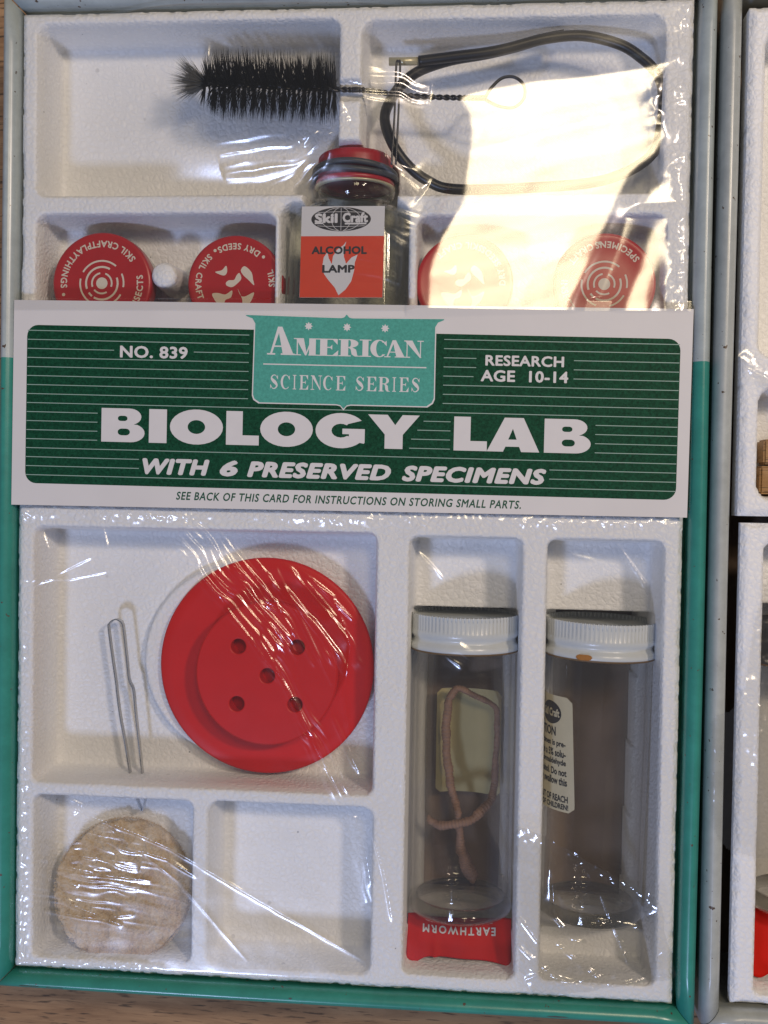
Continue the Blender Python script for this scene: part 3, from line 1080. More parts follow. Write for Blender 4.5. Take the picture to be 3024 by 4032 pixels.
# ================================================================== FELT PAD
def felt():
    n_r, n_a = 46, 180
    Rr, H = 24.2, 5.2
    base = np.array([36.0, 26.0, 34.6])
    tilt = Matrix.Rotation(math.radians(-12.5), 3, 'X') @ Matrix.Rotation(math.radians(3), 3, 'Y')
    rr = random.Random(4)
    prof = [(r, H / 2) for r in np.linspace(0.01, Rr - .8, n_r)] + [(Rr - .2, H / 2 - .5), (Rr, H / 2 - 1.4), (Rr + .1, 0), (Rr, -H / 2 + 1), (Rr - .8, -H / 2), (Rr * .5, -H / 2), (0.01, -H / 2)]
    V, F = [], []
    for (r, h) in prof:
        for k in range(n_a):
            a = 2 * math.pi * k / n_a
            x, y = r * math.cos(a), r * math.sin(a)
            V.append([x, y, h])
    V = np.array(V)
    nz = (vnoise(V[:, 0] + 40, V[:, 1] + 40, 7, 3) - .5) * 1.6 + (vnoise(V[:, 0] + 40, V[:, 1] + 40, 2.2, 4) - .5) * .9 + (vnoise(V[:, 0] + 40, V[:, 1] + 40, .9, 5) - .5) * .5
    V[:, 2] += np.where(V[:, 2] > 0, nz, 0)
    ang = np.arctan2(V[:, 1], V[:, 0])
    wob = 1 + (vnoise(np.cos(ang) * 9 + 20, np.sin(ang) * 9 + 20, 1.0, 9) - .5) * .05 + (vnoise(np.cos(ang) * 40 + 60, np.sin(ang) * 40 + 60, 1.2, 10) - .5) * .03
    V[:, 0] *= wob
    V[:, 1] *= wob
    V = [tuple(np.array(tilt @ Vector(p)) + base) for p in V]
    for j in range(len(prof) - 1):
        for k in range(n_a):
            k2 = (k + 1) % n_a
            F.append((j * n_a + k, j * n_a + k2, (j + 1) * n_a + k2, (j + 1) * n_a + k))
    t = thing('felt_pad', (34.4, 24.6, 29), 'round tan felt pad with frayed edge leaning in its foam cell', 'pad')
    o = mk('disc', V, F, M['sponge'], t)
    mbp, mbf = MB(), MB()
    for i in range(5200):
        a = rr.uniform(0, 6.283)
        r = Rr * math.sqrt(rr.random())
        edge = i % 3 == 0
        if edge:
            r = Rr + .05
        p = Vector((r * math.cos(a), r * math.sin(a), H / 2 if not edge else rr.uniform(-2, 2)))
        b = rr.uniform(0, 6.283)
        if edge:
            d = Vector((math.cos(a + rr.uniform(-.6, .6)), math.sin(a + rr.uniform(-.6, .6)), rr.uniform(-.4, .4))) * rr.uniform(.4, 1.1)
        else:
            d = Vector((math.cos(b), math.sin(b), rr.uniform(.1, .5))) * rr.uniform(.5, 1.9)
        s = Vector((-d.y, d.x, 0)).normalized() * .06
        mid = p + d * .5 + Vector((0, 0, .25))
        q = [p - s, p + s, mid + s, mid - s, p + d]
        q = [tuple(np.array(tilt @ x) + base) for x in q]
        (mbp if (edge or i % 9) else mbf).add(q, [(0, 1, 2, 3), (3, 2, 4)])
    mbp.build('fuzz', M['sponge'], t, kind='stuff')
    mbf.build('brown_fuzz', M['fibre'], t, kind='stuff')
felt()

# ================================================================== VIALS
def vial(name, xt, xb, zc, y0, ycap, ytop, label, cap_mat, cap_top=None, r=18.3):
    t = thing(name, ((xt + xb) / 2, (y0 + ytop) / 2, zc - r), label, 'vial')
    ax = (xt - xb, ytop - y0, 0.0)
    L = ytop - y0
    lc = ycap - y0
    org = (xb, y0, zc)
    g = M['glass']
    V, F = lathe([(2.2, 0.01), (1.0, 7.0), (0.5, 12.0), (0.1, r - 2.2), (0.3, r - 1.0), (1.2, r - .2), (2.4, r), (10, r), (L * .4, r), (lc + .5, r), (lc + 2, r - .6)], org, ax, 72)
    body = mk('glass_body', V, F, g, t)
    V, F = lathe([(6.4, 0.01), (5.0, 5.0), (4.4, 11.0), (4.7, r - 3.0), (6.0, r - 1.7), (8, r - 1.5), (L * .5, r - 1.5), (lc, r - 1.5)], org, ax, 72, lambda j, k: .10 * math.sin(k * 1.9) * math.sin(k * .7) if j > 4 else 0)
    mk('inner_wall', V, F, g, body)
    V, F = lathe([(5.2, r - 2.6), (3.6, r - 1.2), (2.4, r - .55), (1.3, r - .7), (.6, r - 1.6), (.7, r - 2.8), (2.0, r - 3.2), (4.4, r - 3.4), (5.2, r - 2.6)], org, ax, 72)
    mk('glass_foot', V, F, M['glass_foot'], body)
    rc = r + .85
    kcap = (L - lc) / 14.0
    prof = [(lc - .15, rc - .7), (lc, rc + .15), (lc + .9, rc + .25), (lc + 2.6, rc + .1), (lc + 3.6, rc - .7), (lc + 4.6, rc - .95), (lc + 5.6, rc - .6), (lc + 6.6, rc), (lc + 8.4, rc), (lc + 9.0, rc - .05), (lc + 11.9, rc - .05), (lc + 12.3, rc - .2), (L - .6, rc - .5), (L - .1, rc - 1.2), (L, rc - 2.2), (L - .3, rc - 3.2), (L - .4, rc * .5), (L - .4, .01)]
    prof = [(h if h >= L - 1 else lc + (h - lc) * kcap, q) for h, q in prof]
    n = 240
    def ridge(j, k):
        return (-.5 if (k % 3 == 0) else 0.0) if 9 <= j <= 10 else 0.0
    V, F = lathe(prof, org, ax, n, ridge)
    cap = mk('screw_cap', V, F, cap_mat, t)
    V, F = lathe([(lc - .55, rc - 1.0), (lc - .6, rc - .1), (lc - .3, rc + .28), (lc + .05, rc + .2)], org, ax, 72)
    mk('cap_edge', V, F, M['cap_brown'], cap)
    return t
vialA = vial('glass_vial', 156.3, 156.3, 27.0, 22.3, 115.5, 126.6, 'white-capped glass vial with a curled earthworm inside', M['cap_white'])
vialB = vial('glass_vial', 203.6, 201.2, 27.0, 23.2, 114.6, 125.2, 'white-capped empty glass vial with a caution label on its side', M['cap_white'])
vialC = vial('glass_vial', 273.2, 273.2, 27.0, 29.5, 114, 128, 'black-capped glass vial in the grey case', M['black_cap'])

# rust on the rim of the second cap
def cyl_patch(xc0, xc1, y0, y1, zc, r, a0, a1, skew=0.0, n=16, m=10, rc=0.0):
    """curved paper patch; angle 0 = straight up, positive to the right; corners rounded by rc mm"""
    V, F = [], []
    for j in range(m + 1):
        tj = j / m
        y = y0 + (y1 - y0) * tj
        xc = xc0 + (xc1 - xc0) * tj
        e = min(y - y0, y1 - y)
        cut = 0.0
        if rc and e < rc:
            cut = (rc - math.sqrt(max(rc * rc - (rc - e) ** 2, 0))) / r
        for i in range(n + 1):
            b0, b1 = a0 + cut + skew * (1 - tj), a1 - cut + skew * (1 - tj)
            a = b0 + (b1 - b0) * i / n
            V.append((xc + r * math.sin(a), y, zc + r * math.cos(a)))
    for j in range(m):
        for i in range(n):
            F.append((j * (n + 1) + i, j * (n + 1) + i + 1, (j + 1) * (n + 1) + i + 1, (j + 1) * (n + 1) + i))
    return V, F
V, F = cyl_patch(203.3, 203.4, 114.7, 116.6, 27.0, 19.52, math.radians(-30), math.radians(-13), n=10, m=6, rc=1.4)
mk('rust_stain', V, F, M['rust'], vialB)

# label seen from behind, on the far side of the first vial
V, F = cyl_patch(156.3, 156.3, 58.8, 97.4, 27.0, 18.42, math.radians(180 - 48), math.radians(180 + 33), n=24, m=24, rc=2.0)
mk('label_back', V, F, M['paper_yellow'], vialA)
# caution label wrapped round the flank of the second vial
LB = dict(y0=62.4, y1=101.2, a0=math.radians(-112), a1=math.radians(-33), sk=math.radians(9))
V, F = cyl_patch(201.9, 203.0, LB['y0'], LB['y1'], 27.0, 18.44, LB['a0'], LB['a1'], LB['sk'], 24, 24, 2.2)
labB = mk('caution_label', V, F, M['paper_cream'], vialB)
def lab_pt(s, y, dr=.06):
    """s = mm of arc left of the label's right edge"""
    tj = (y - LB['y0']) / (LB['y1'] - LB['y0'])
    xc = 201.9 + 1.1 * tj
    a = LB['a1'] + LB['sk'] * (1 - tj) - s / 18.44
    return (xc + (18.44 + dr) * math.sin(a), y, 27.0 + (18.44 + dr) * math.cos(a))
mb = MB()
def lab_text(s, wid, right, ytop, ybase, bold):
    V2, F, _ = text2d(s, bold, 0, 1.0)
    mb.add([lab_pt(right + wid * (1 - p[0]), ybase + (ytop - ybase) * p[1], .06 + p[2]) for p in V2], F)
lab_text('CAUTION', 15, 7.3, 90.6, 87.4, .03)
lab_text('This specimen is pre-', 21, 2.9, 86.2, 83.6, .03)
lab_text('served in a 5% solu-', 20, 2.9, 83.2, 80.6, .03)
lab_text('tion of formaldehyde', 20, 2.9, 80.0, 77.4, .03)
lab_text('and alcohol. Do not', 19.5, 2.7, 76.8, 74.4, .03)
lab_text('drink or swallow this', 20, 2.6, 73.8, 71.2, .03)
lab_text('KEEP OUT OF REACH', 20, 2.4, 67.9, 65.6, .03)
lab_text('OF CHILDREN!', 13, 2.3, 65.1, 62.9 + .3, .03)
mb.build('lettering', M['ink_black'], labB, smooth=False)
mb = MB()
EV, EF = [lab_pt(10.2, 95.2, .05)], []
for q in range(1, 7):
    for k in range(32):
        a = 2 * math.pi * k / 32
        EV.append(lab_pt(10.2 + 5.6 * q / 6 * math.cos(a), 95.2 + 3.9 * q / 6 * math.sin(a), .05))
for k in range(32):
    k2 = (k + 1) % 32
    EF.append((0, 1 + k2, 1 + k))
    for q in range(5):
        EF.append((1 + q * 32 + k, 1 + q * 32 + k2, 1 + (q + 1) * 32 + k2, 1 + (q + 1) * 32 + k))
mb.add(EV, EF)
mb.build('emblem', M['ink_black'], labB, smooth=False)
mb = MB()
V2, F, _ = text2d('Skil Craft', .035, 0, 1.0)
mb.add([lab_pt(5.4 + 9.8 * (1 - p[0]), 93.9 + 2.8 * p[1], .09 + p[2]) for p in V2], F)
mb.build('lettering', M['paper_cream'], labB, smooth=False)

# ================================================================== EARTHWORM
wp = [(144.2, 53.6, 24), (145.4, 52.2, 25), (148.4, 51.3, 26), (155.7, 53.0, 29), (161.8, 55.6, 27), (166.6, 60.1, 22), (167.7, 64.7, 19), (168.3, 77.9, 18), (168.4, 89.0, 18), (166.6, 93.6, 18), (160.8, 96.2, 19), (155.2, 99.0, 19), (151.6, 96.6, 19), (150.4, 90.3, 18), (150.0, 80.4, 17), (150.9, 70.6, 17), (152.3, 62.4, 18), (154.1, 57.0, 19), (155.5, 49.7, 20), (155.9, 42.0, 18), (157.5, 35.9, 16), (159.8, 30.5, 15), (161.0, 27.0, 15)]
ws = spline(wp, 26)
n = len(ws)
key_t = [0, .02, .06, .18, .30, .42, .50, .62, .72, .80, .86, .91, .95, .98, 1]
key_r = [.5, 1.0, 1.35, 1.6, 1.2, .95, 1.2, 1.6, 1.5, 1.2, 1.5, 2.2, 2.5, 1.7, .4]
rad = []
for i in range(n):
    t = i / (n - 1)
    r = float(np.interp(t, key_t, key_r))
    r *= 1 + .10 * math.sin(i * 1.6 + 2.0 * math.sin(i * .037)) + .10 * math.sin(i * .31) * math.sin(i * .083) + .05 * math.sin(i * .13)
    rad.append(r)
ws = [(p[0] + .13 * math.sin(i * .21) + .06 * math.sin(i * .53), p[1] + .2 * math.cos(i * .17), p[2]) for i, p in enumerate(ws)]
V, F = sweep(ws, rad, 14)
mk('earthworm', V, F, M['worm'], label='dried brown earthworm curled in the glass vial', category='earthworm')

# ================================================================== PAPER TAGS
def paper_tag(name, cx, ytop, ybot, hw, label, text):
    t = thing(name, (cx, (ytop + ybot) / 2, 27), label, 'paper tag')
    nx, ny = 48, 20
    V, F = [], []
    us = np.linspace(-1, 1, nx + 1)
    def surf(u, v):
        # the tag is pressed round the end of the vial: its sides rise and its foot curls
        x = cx + u * hw
        top = ytop + (0.9 if u < -.55 else 0) * (1 - abs((u + .8) / .25) if abs(u + .8) < .25 else 0) - .9 * (1 - min(1, abs(u + .12) / .95) ** 2) + .3
        bot = ybot + 1.3 * (1 - abs(u) ** 3) - 1.5 * math.exp(-((u + .82) / .13) ** 2) - 0.6 * u
        y = top + (bot - top) * v
        z = 30.0 + 6.5 * v + .5 * abs(u) ** 4 + 1.2 * math.sin(v * 3.1) * (1 - u * u) + 0.35 * math.sin(u * 7 + 1) * v + 1.2 * math.exp(-((u + .45) / .05) ** 2) * v * v
        return (x, y, z)
    for j in range(ny + 1):
        for i in range(nx + 1):
            V.append(surf(us[i], j / ny))
    for j in range(ny):
        for i in range(nx):
            F.append((j * (nx + 1) + i, (j + 1) * (nx + 1) + i, (j + 1) * (nx + 1) + i + 1, j * (nx + 1) + i + 1))
    o = mk('sheet', V, F, M['red_paper'], t)
    sol = o.modifiers.new('thickness', 'SOLIDIFY')
    sol.thickness = 0.18 * MM
    if text:
        mb_ = MB()
        V2, F, _ = text2d(text, .03, 0, 1.35)
        V3 = []
        for p in V2:                     # upside down, as the vial lies head up
            u = .70 - 1.40 * p[0]
            vv = .20 + .19 * p[1]
            s = surf(u, vv)
            V3.append((s[0], s[1], s[2] + .35 + p[2]))
        mb_.add(V3, F)
        mb_.build('lettering', M['label_white'], t, smooth=False)
    return t
paper_tag('paper_tag', 156.2, 20.5, 7.0, 18.2, 'crumpled red paper tag with upside-down EARTHWORM lettering', 'EARTHWORM')
paper_tag('paper_tag', 273.2, 28.0, 8.0, 18.4, 'plain red paper tag in the grey case', None)

# ================================================================== WOODEN BLOCKS
def block(x0, x1, y0, y1, z0, z1, label):
    bm = bmesh.new()
    bmesh.ops.create_cube(bm, size=1)
    for v in bm.verts:
        v.co = Vector(((v.co.x) * (x1 - x0), v.co.y * (y1 - y0), (v.co.z + .5) * (z1 - z0))) * MM
    bmesh.ops.bevel(bm, geom=bm.edges[:], offset=.7 * MM, segments=2, affect='EDGES')
    me = bpy.data.meshes.new('wooden_block')
    bm.to_mesh(me)
    bm.free()
    me.materials.append(M['block_wood'])
    o = bpy.data.objects.new('wooden_block', me)
    col.objects.link(o)
    o.location = Vector(((x0 + x1) / 2, (y0 + y1) / 2, z0)) * MM
    tag(o, label, 'wooden block', 'wooden blocks in the grey case')
block(255.2, 318, 181.2, 189.6, 27.4, 37, 'upper of two small wooden blocks in the grey case')
block(253.9, 318, 171.2, 180.6, 27.4, 38, 'lower wooden block against the rounded foam corner')

# ================================================================== ROUND TINS
def tin(cx, cy, r, ztop, label, kind, words):
    t = thing('round_tin', (cx, cy, FLOOR + .3), label, 'tin', 'round red-lidded tins')
    zb = FLOOR + .4
    V, F = lathe([(0, .01), (0, r - 1.2), (.6, r - .8), (ztop - zb - 6, r - .8)], (cx, cy, zb), (0, 0, 1), 64)
    mk('container', V, F, M['jar_body'], t)
    V, F = lathe([(-6.2, r - .1), (-5.8, r + .1), (-1.2, r), (-.5, r - .1), (-.1, r - .5), (0.05, r - 1.2), (-.15, r - 2.0), (-.2, r * .5), (-.2, .01)], (cx, cy, ztop), (0, 0, 1), 80)
    lid = mk('lid', V, F, M['red_tin'], t)
    zz = ztop - .2 + .04
    mbp = MB()
    k = 0
    def flat(loops, dz=0):
        V2, F = fill2d(loops)
        mbp.add([(cx + p[0] * r, cy + p[1] * r, zz + dz) for p in V2], F)
    def arc(rad, w_, a0, a1):
        o_ = ell(0, 0, rad + w_ / 2, rad + w_ / 2, a0, a1, 40)
        i_ = ell(0, 0, rad - w_ / 2, rad - w_ / 2, a1, a0, 40)
        flat([o_ + i_])
    if kind == 'rings':
        flat([ell(0, -.0, .115, .115, 0, 350, 35)])
        arc(.20, .035, -140, -60); arc(.20, .035, -20, 70); arc(.20, .035, 100, 200)
        arc(.32, .04, 60, 200); arc(.32, .04, -120, 20); arc(.32, .04, 215, 232)
        arc(.44, .035, -10, 25); arc(.44, .035, 50, 150); arc(.44, .035, 168, 250); arc(.44, .035, 285, 330)
    else:
        def blob(pts):
            flat([[(p[0], p[1]) for p in spline(pts, 6, True)]])
        blob([(-.42, .24), (-.28, .28), (-.19, .37), (-.17, .24), (-.24, .17)])
        blob([(.03, .17), (.09, .22), (.13, .10), (.02, -.02), (-.07, -.07), (-.17, -.04), (-.19, .02), (-.13, .07), (-.02, .08)])
        blob([(.12, .28), (.20, .36), (.34, .24), (.38, .08), (.40, -.03), (.28, .08), (.17, .18)])
        blob([(-.48, -.22), (-.36, -.19), (-.2, -.22), (-.06, -.14), (-.08, -.28), (-.2, -.34), (-.24, -.48), (-.36, -.42)])
        blob([(.06, -.1), (.12, -.24), (.22, -.26), (.40, -.18), (.34, -.36), (.26, -.44), (.14, -.52), (.16, -.34)])
        flat([R(-.22, -.62, .1, -.47)])
    for (s, a_mid, size) in words:
        # type runs anticlockwise with its head to the middle
        Vs, Fs, dim = text2d(s, .03, 0, 1.15)
        hgt = .135 * size
        adv = hgt * dim[0] / dim[1] * .92
        ang = adv / .76
        out = []
        for p in Vs:
            a = math.radians(a_mid) + (p[0] - .5) * ang
            rr_ = (.84 - hgt * p[1]) * r
            out.append((cx + rr_ * math.cos(a), cy + rr_ * math.sin(a), zz + p[2]))
        mbp.add(out, [tuple(reversed(f)) for f in Fs])
    mbp.build('print', M['cream'], lid, smooth=False)
    return t
tin(28.6, 240.6, 17.6, 43.2, 'red round tin with pale broken rings beside the white peg', 'rings', [('CRAFT', 86, 1), ('PLAYTHINGS', 147, 1), ('INSECTS', -14, 1), ('SKIL', 48, 1), ('\u2022', 196, .5)])
tin(75.6, 240.4, 16.6, 43.2, 'red round tin with seed shapes and DRY SEEDS lettering', 'seeds', [('DRY SEEDS', 84, 1), ('SKIL CRAFT', 168, 1), ('SKIL', 8, 1), ('\u2022', 122, .5), ('\u2022', 43, .5)])
tin(200.6, 240.2, 17.0, 43.2, 'red round tin with pale rings under the glare by right foam edge', 'rings', [('CRAFT', 128, 1), ('SPECIMENS', 70, 1), ('\u2022', 98, .5), ('INSECTS', 200, 1)])
tin(154.2, 240.6, 16.4, 43.2, 'red round tin next to the glass alcohol lamp, mostly hidden by glare', 'seeds', [('SKIL CRAFT', 100, 1), ('DRY SEEDS', 30, 1)])

# ================================================================== ALCOHOL LAMP
lamp = thing('alcohol_lamp', (113, 240, 16), 'square glass alcohol lamp bottle with dark red cap and orange-red label', 'bottle')
def rsq(hx, hz, r, n=5):
    return rrect(-hx, -hz, hx, hz, r, n)
lx, lz = 113.0, 31.6
secs = []    # (y, half-width x, half-height z, corner radius)
secs += [(196.0, 17.5, 12.6, 6.0), (197.0, 19.2, 14.4, 6.2), (199.5, 20.0, 15.2, 6.0), (230, 19.8, 15.2, 6.0), (256, 19.4, 15.2, 6.2), (262.0, 19.2, 15.0, 7.0), (265.0, 18.4, 14.6, 8.5), (267.0, 17.0, 14.2, 10.5), (268.4, 15.4, 13.6, 12.5), (269.3, 13.6, 12.9, 12.4), (270.2, 12.9, 12.7, 12.5), (271.0, 13.4, 13.2, 13.0), (272.2, 14.2, 13.9, 13.7), (274.2, 14.4, 14.1, 13.9), (276.0, 13.9, 13.6, 13.4), (277.2, 12.8, 12.6, 12.4)]
def loft(secs, shrink=0.0):
    V, F = [], []
    m_ = None
    for (y, hx, hz, r) in secs:
        k = y - 196
        cx_ = lx + 2.0 * smooth(np.array((y - 245) / 35.0))
        ring = rsq(hx - shrink, hz - shrink, max(r - shrink, .5))
        m_ = len(ring)
        V += [(cx_ + p[0], y, lz + p[1]) for p in ring]
    for j in range(len(secs) - 1):
        for i in range(m_):
            i2 = (i + 1) % m_
            F.append((j * m_ + i, (j + 1) * m_ + i, (j + 1) * m_ + i2, j * m_ + i2))
    F.append(tuple(range(m_)))
    return V, F
V, F = loft(secs)
glass = mk('glass_body', V, F, M['bottle_glass'], lamp)
V, F = loft([(s[0] + (2.5 if i < 3 else 0), s[1], s[2], s[3]) for i, s in enumerate(secs)], 1.8)
mk('inner_wall', V, F, M['bottle_glass'], glass)
ccx = lx + 2.2
def ridge(j, k):
    return -.42 if (3 <= j <= 7 and k % 2 == 0) else 0
V, F = lathe([(275.6, 12.4), (275.8, 13.6), (277.2, 13.7), (278.0, 13.1), (279.0, 13.1), (281.6, 13.0), (284.4, 13.0), (285.6, 12.8), (286.4, 12.0), (286.6, 11), (286.4, .01)], (ccx, 0, lz), (0, 1, 0), 110, ridge)
cap = mk('screw_cap', V, F, M['red_cap'], lamp)
V, F = lathe([(275.0, 12.8), (275.2, 13.9), (275.75, 13.9), (275.8, 13.2)], (ccx, 0, lz), (0, 1, 0), 64)
mk('cap_edge', V, F, M['brass'], cap)
for yy, rr_ in ((279.0, 14.0), (280.9, 13.8)):
    pth = [(ccx + (rr_ + .25) * math.cos(a), yy + .5 * math.sin(a * 2 + yy) - .3 * math.cos(a), lz + (rr_ + .25) * math.sin(a)) for a in np.linspace(0, 2 * math.pi, 61)]
    V, F = sweep(pth, .98, 10, False)
    mk('rubber_ring', V, F, M['rubber_grey'], lamp)
# label: white head, red foot
lt = lz + 15.2 + .06
def lab_flat(name, loops, mat, dz, parent=lamp):
    V2, F = fill2d(loops)
    V = [(p[0], p[1], lt + dz) for p in V2]
    out = []
    for f in F:
        a, b, c = (np.array(V[i]) for i in f[:3])
        out.append(f if np.cross(b - a, c - a)[2] > 0 else tuple(reversed(f)))
    return mk(name, V, out, mat, parent, smooth=False)
lab = lab_flat('label', [[(98.7, 235.0), (126.9, 235.0), (127.2, 265.6), (99.1, 265.6)]], M['label_white'], 0)
lab_flat('red_field', [[(98.75, 235.05), (126.85, 235.05), (127.1, 255.6), (98.95, 255.6)]], M['label_red'], .03, lab)
def lbx(a): return 98.9 + (a - 290) * 28.2 / 910
def lby(b): return 265.6 - (b - 740) * 30.6 / 1000
fl = [(530, 1400), (545, 1300), (585, 1240), (600, 1310), (635, 1375), (645, 1290), (690, 1215), (760, 1165), (790, 1125), (765, 1210), (765, 1290), (790, 1370), (850, 1300), (915, 1270), (885, 1360), (880, 1440), (850, 1560), (790, 1650), (712, 1715), (670, 1630), (600, 1550), (550, 1480)]
lab_flat('flame', [[(lbx(a), lby(b)) for a, b in fl]], M['label_white'], .06, lab)
gl_ = lab_flat('emblem', [ell(lbx(728), lby(882), 10.1, 4.05, 0, 352, 44)], M['ink_black'], .05, lab)
mb = MB()
def strip(pts, w_, dz):
    V, F = [], []
    P_ = [np.array(p) for p in pts]
    for i, p in enumerate(P_):
        t_ = P_[min(i + 1, len(P_) - 1)] - P_[max(i - 1, 0)]
        t_ = t_ / np.linalg.norm(t_)
        nn = np.array([-t_[1], t_[0]]) * w_ / 2
        V += [(*(p + nn), lt + dz), (*(p - nn), lt + dz)]
    for i in range(len(P_) - 1):
        F.append((2 * i, 2 * i + 1, 2 * i + 3, 2 * i + 2))
    mb.add(V, F)
gx, gy = lbx(728), lby(882)
for kx in (0, .32, .66):
    for sgn in ((1,) if kx == 0 else (1, -1)):
        strip([(gx + sgn * kx * 10 * math.cos(t), gy + 3.9 * math.sin(t)) for t in np.linspace(-1.57, 1.57, 15)], .16, .07 + .002 * sgn)
for ky in (-.55, .55):
    strip([(gx + x_, gy + ky * 4 + .5 * (ky) * (1 - (x_ / 8) ** 2)) for x_ in np.linspace(-8.0, 8.0, 13)], .14, .08)
mb.build('globe_lines', M['label_white'], gl_, smooth=False)
mb = MB()
def flat_text(s, x0, x1, y0, y1, bold, dz):
    V2, F, _ = text2d(s, bold, 0, 1.05)
    mb.add([(x0 + (x1 - x0) * p[0], y0 + (y1 - y0) * p[1], lt + dz + p[2]) for p in V2], F)
flat_text('Skil', lbx(440), lbx(690), lby(925), lby(818), .05, .10)
flat_text('Craft', lbx(745), lbx(1022), lby(920), lby(812), .05, .10)
mb.add([(lbx(440), lby(935), lt + .1), (lbx(530), lby(935), lt + .1), (lbx(530), lby(918), lt + .103), (lbx(440), lby(918), lt + .103)], [(0, 1, 2, 3)])
mb.add([(lbx(770), lby(940), lt + .1), (lbx(1005), lby(940), lt + .1), (lbx(1005), lby(922), lt + .103), (lbx(770), lby(922), lt + .103)], [(0, 1, 2, 3)])
mb.build('lettering', M['label_white'], lab, smooth=False)
mb = MB()
flat_text('ALCOHOL', lbx(410), lbx(1015), lby(1265), lby(1178), .045, .09)
flat_text('LAMP', lbx(530), lbx(885), lby(1468), lby(1382), .045, .09)
mb.build('lettering', M['ink_black'], lab, smooth=False)

# ================================================================== BOTTLE BRUSH
bz = 44.2
brush = thing('bottle_brush', (100, 306, 33), 'black bottle brush with grey tuft and twisted wire stem', 'brush')
mb, mg = MB(), MB()
rr = random.Random(12)
A0, A1 = Vector((64.6, 308.2, bz)), Vector((109.6, 305.6, bz))
def bristle(mb_, p, d, w_):
    s = d.cross(Vector((.3, .2, 1))).normalized() * w_
    u = d.cross(s).normalized() * w_
    e = p + d
    mb_.add([tuple(p + s), tuple(p - s * .5 + u * .87), tuple(p - s * .5 - u * .87), tuple(e)], [(0, 1, 3), (1, 2, 3), (2, 0, 3)])
turns = 13
NB = 2600
axis = (A1 - A0).normalized()
sidev = axis.cross(Vector((0, 0, 1))).normalized()
for i in range(NB):
    t = i / NB
    a = t * turns * 2 * math.pi * 1.0 + rr.uniform(-.28, .28)
    if rr.random() < .12:
        a += math.pi
    p = A0 + (A1 - A0) * (t + rr.uniform(-.004, .004))
    L_ = 12.4 * rr.uniform(.86, 1.04) * (0.72 + .28 * min(1, t * 8))
    d = (sidev * math.cos(a) + Vector((0, 0, 1)) * math.sin(a) + axis * rr.uniform(-.16, .05)) * L_
    if p.z + d.z > 54.5:
        d = d * ((54.5 - p.z) / d.z) if d.z * .6 > 54.5 - p.z else Vector((d.x, d.y, 54.5 - p.z))
    bristle(mb, p, d, .26)
for i in range(420):
    p = A0 + axis * rr.uniform(-1.5, 1.5)
    d = (-axis * rr.uniform(.6, 1.1) + sidev * rr.uniform(-.9, .55) + Vector((0, 0, 1)) * rr.uniform(-.7, .7)).normalized() * rr.uniform(8.5, 13.0)
    bristle(mg, p, d, .16)
mb.build('bristles', M['bristle'], brush, smooth=False)
mg.build('tip_tuft', M['bristle_grey'], brush, smooth=False)
stem = [tuple(A0), tuple(A1), (119, 304.7, 45.6), (135, 302.4, 45.8), (153.2, 301.3, 46.2), (160, 301.2, 46.3)]
sp_ = spline(stem, 60)
for ph in (0, math.pi):
    pth = []
    for i, p in enumerate(sp_):
        a = i * .42 + ph
        pth.append((p[0], p[1] + .5 * math.cos(a), p[2] + .5 * math.sin(a)))
    V, F = sweep(pth, .5, 6)
    mk('twisted_wire', V, F, M['dark_wire'], brush)
lp = [(160, 301.2, 46.3), (162.0, 304.5, 46.3), (165.5, 307.6, 46.3), (169.5, 307.8, 46.3), (172.6, 305.2, 46.2), (172.8, 301.0, 46), (169.5, 298.0, 46), (164.5, 298.4, 46.2), (160, 300.6, 46.4)]
V, F = sweep(spline(lp, 6), .55, 8)
mk('wire_loop', V, F, M['dark_wire'], brush)

# ================================================================== RUBBER TUBING
tube = thing('rubber_tubing', (172, 296, 38), 'black rubber tubing bent into a loop with pale brass ends', 'tubing')
tp = [(137.4, 315.2, 42.5), (150.4, 316.6, 42.5), (160, 317.6, 42.5), (167.2, 318.9, 42.5), (179.7, 321.8, 42.5), (192.2, 322.6, 42.3), (204.7, 319.4, 42), (212.4, 314.2, 42), (215.6, 311.0, 42)]
V, F = sweep(spline(tp, 8), 1.75, 12)
mk('hose', V, F, M['rubber'], tube)
tp2 = [(217.2, 308.8, 41.9), (218.6, 304.4, 41.6), (218.6, 294.0, 41), (215.0, 283.0, 40), (200, 275.6, 39.5), (176, 273.2, 40), (150.3, 272.6, 41), (140.9, 275.4, 42), (133.9, 280.8, 43), (128.9, 287.7, 44), (126.2, 296.2, 42), (127.8, 303.0, 40), (131.8, 308.8, 39.4), (137.7, 313.2, 39.4), (148, 316.6, 39.2), (160, 318.6, 39.0), (170, 320.8, 39.0), (178, 323.0, 39.0), (186, 324.4, 39.0)]
V, F = sweep(spline(tp2, 8), 1.8, 12)
mk('hose', V, F, M['rubber'], tube)
V, F = sweep([(127.4, 315.2, 42.5), (137.6, 315.2, 42.5)], 1.35, 12)
mk('connector', V, F, M['brass'], tube)
V, F = sweep([(215.3, 311.3, 42), (217.4, 308.4, 41.9)], 1.55, 12)
mk('connector', V, F, M['brass'], tube)

# wire fork standing between the tubing and the lamp cap
fk = [(129.2, 279.4, 46.6), (129.9, 296, 46.6), (130.2, 312.2, 46.4), (130.9, 313.6, 46.4), (131.5, 312.2, 46.4), (131.2, 296, 46.6), (130.6, 279.4, 46.6)]
V, F = sweep(spline(fk, 6), .36, 8)
mk('wire_fork', V, F, M['dark_wire'], label='narrow doubled steel wire lying from tubing to the lamp cap', category='wire')

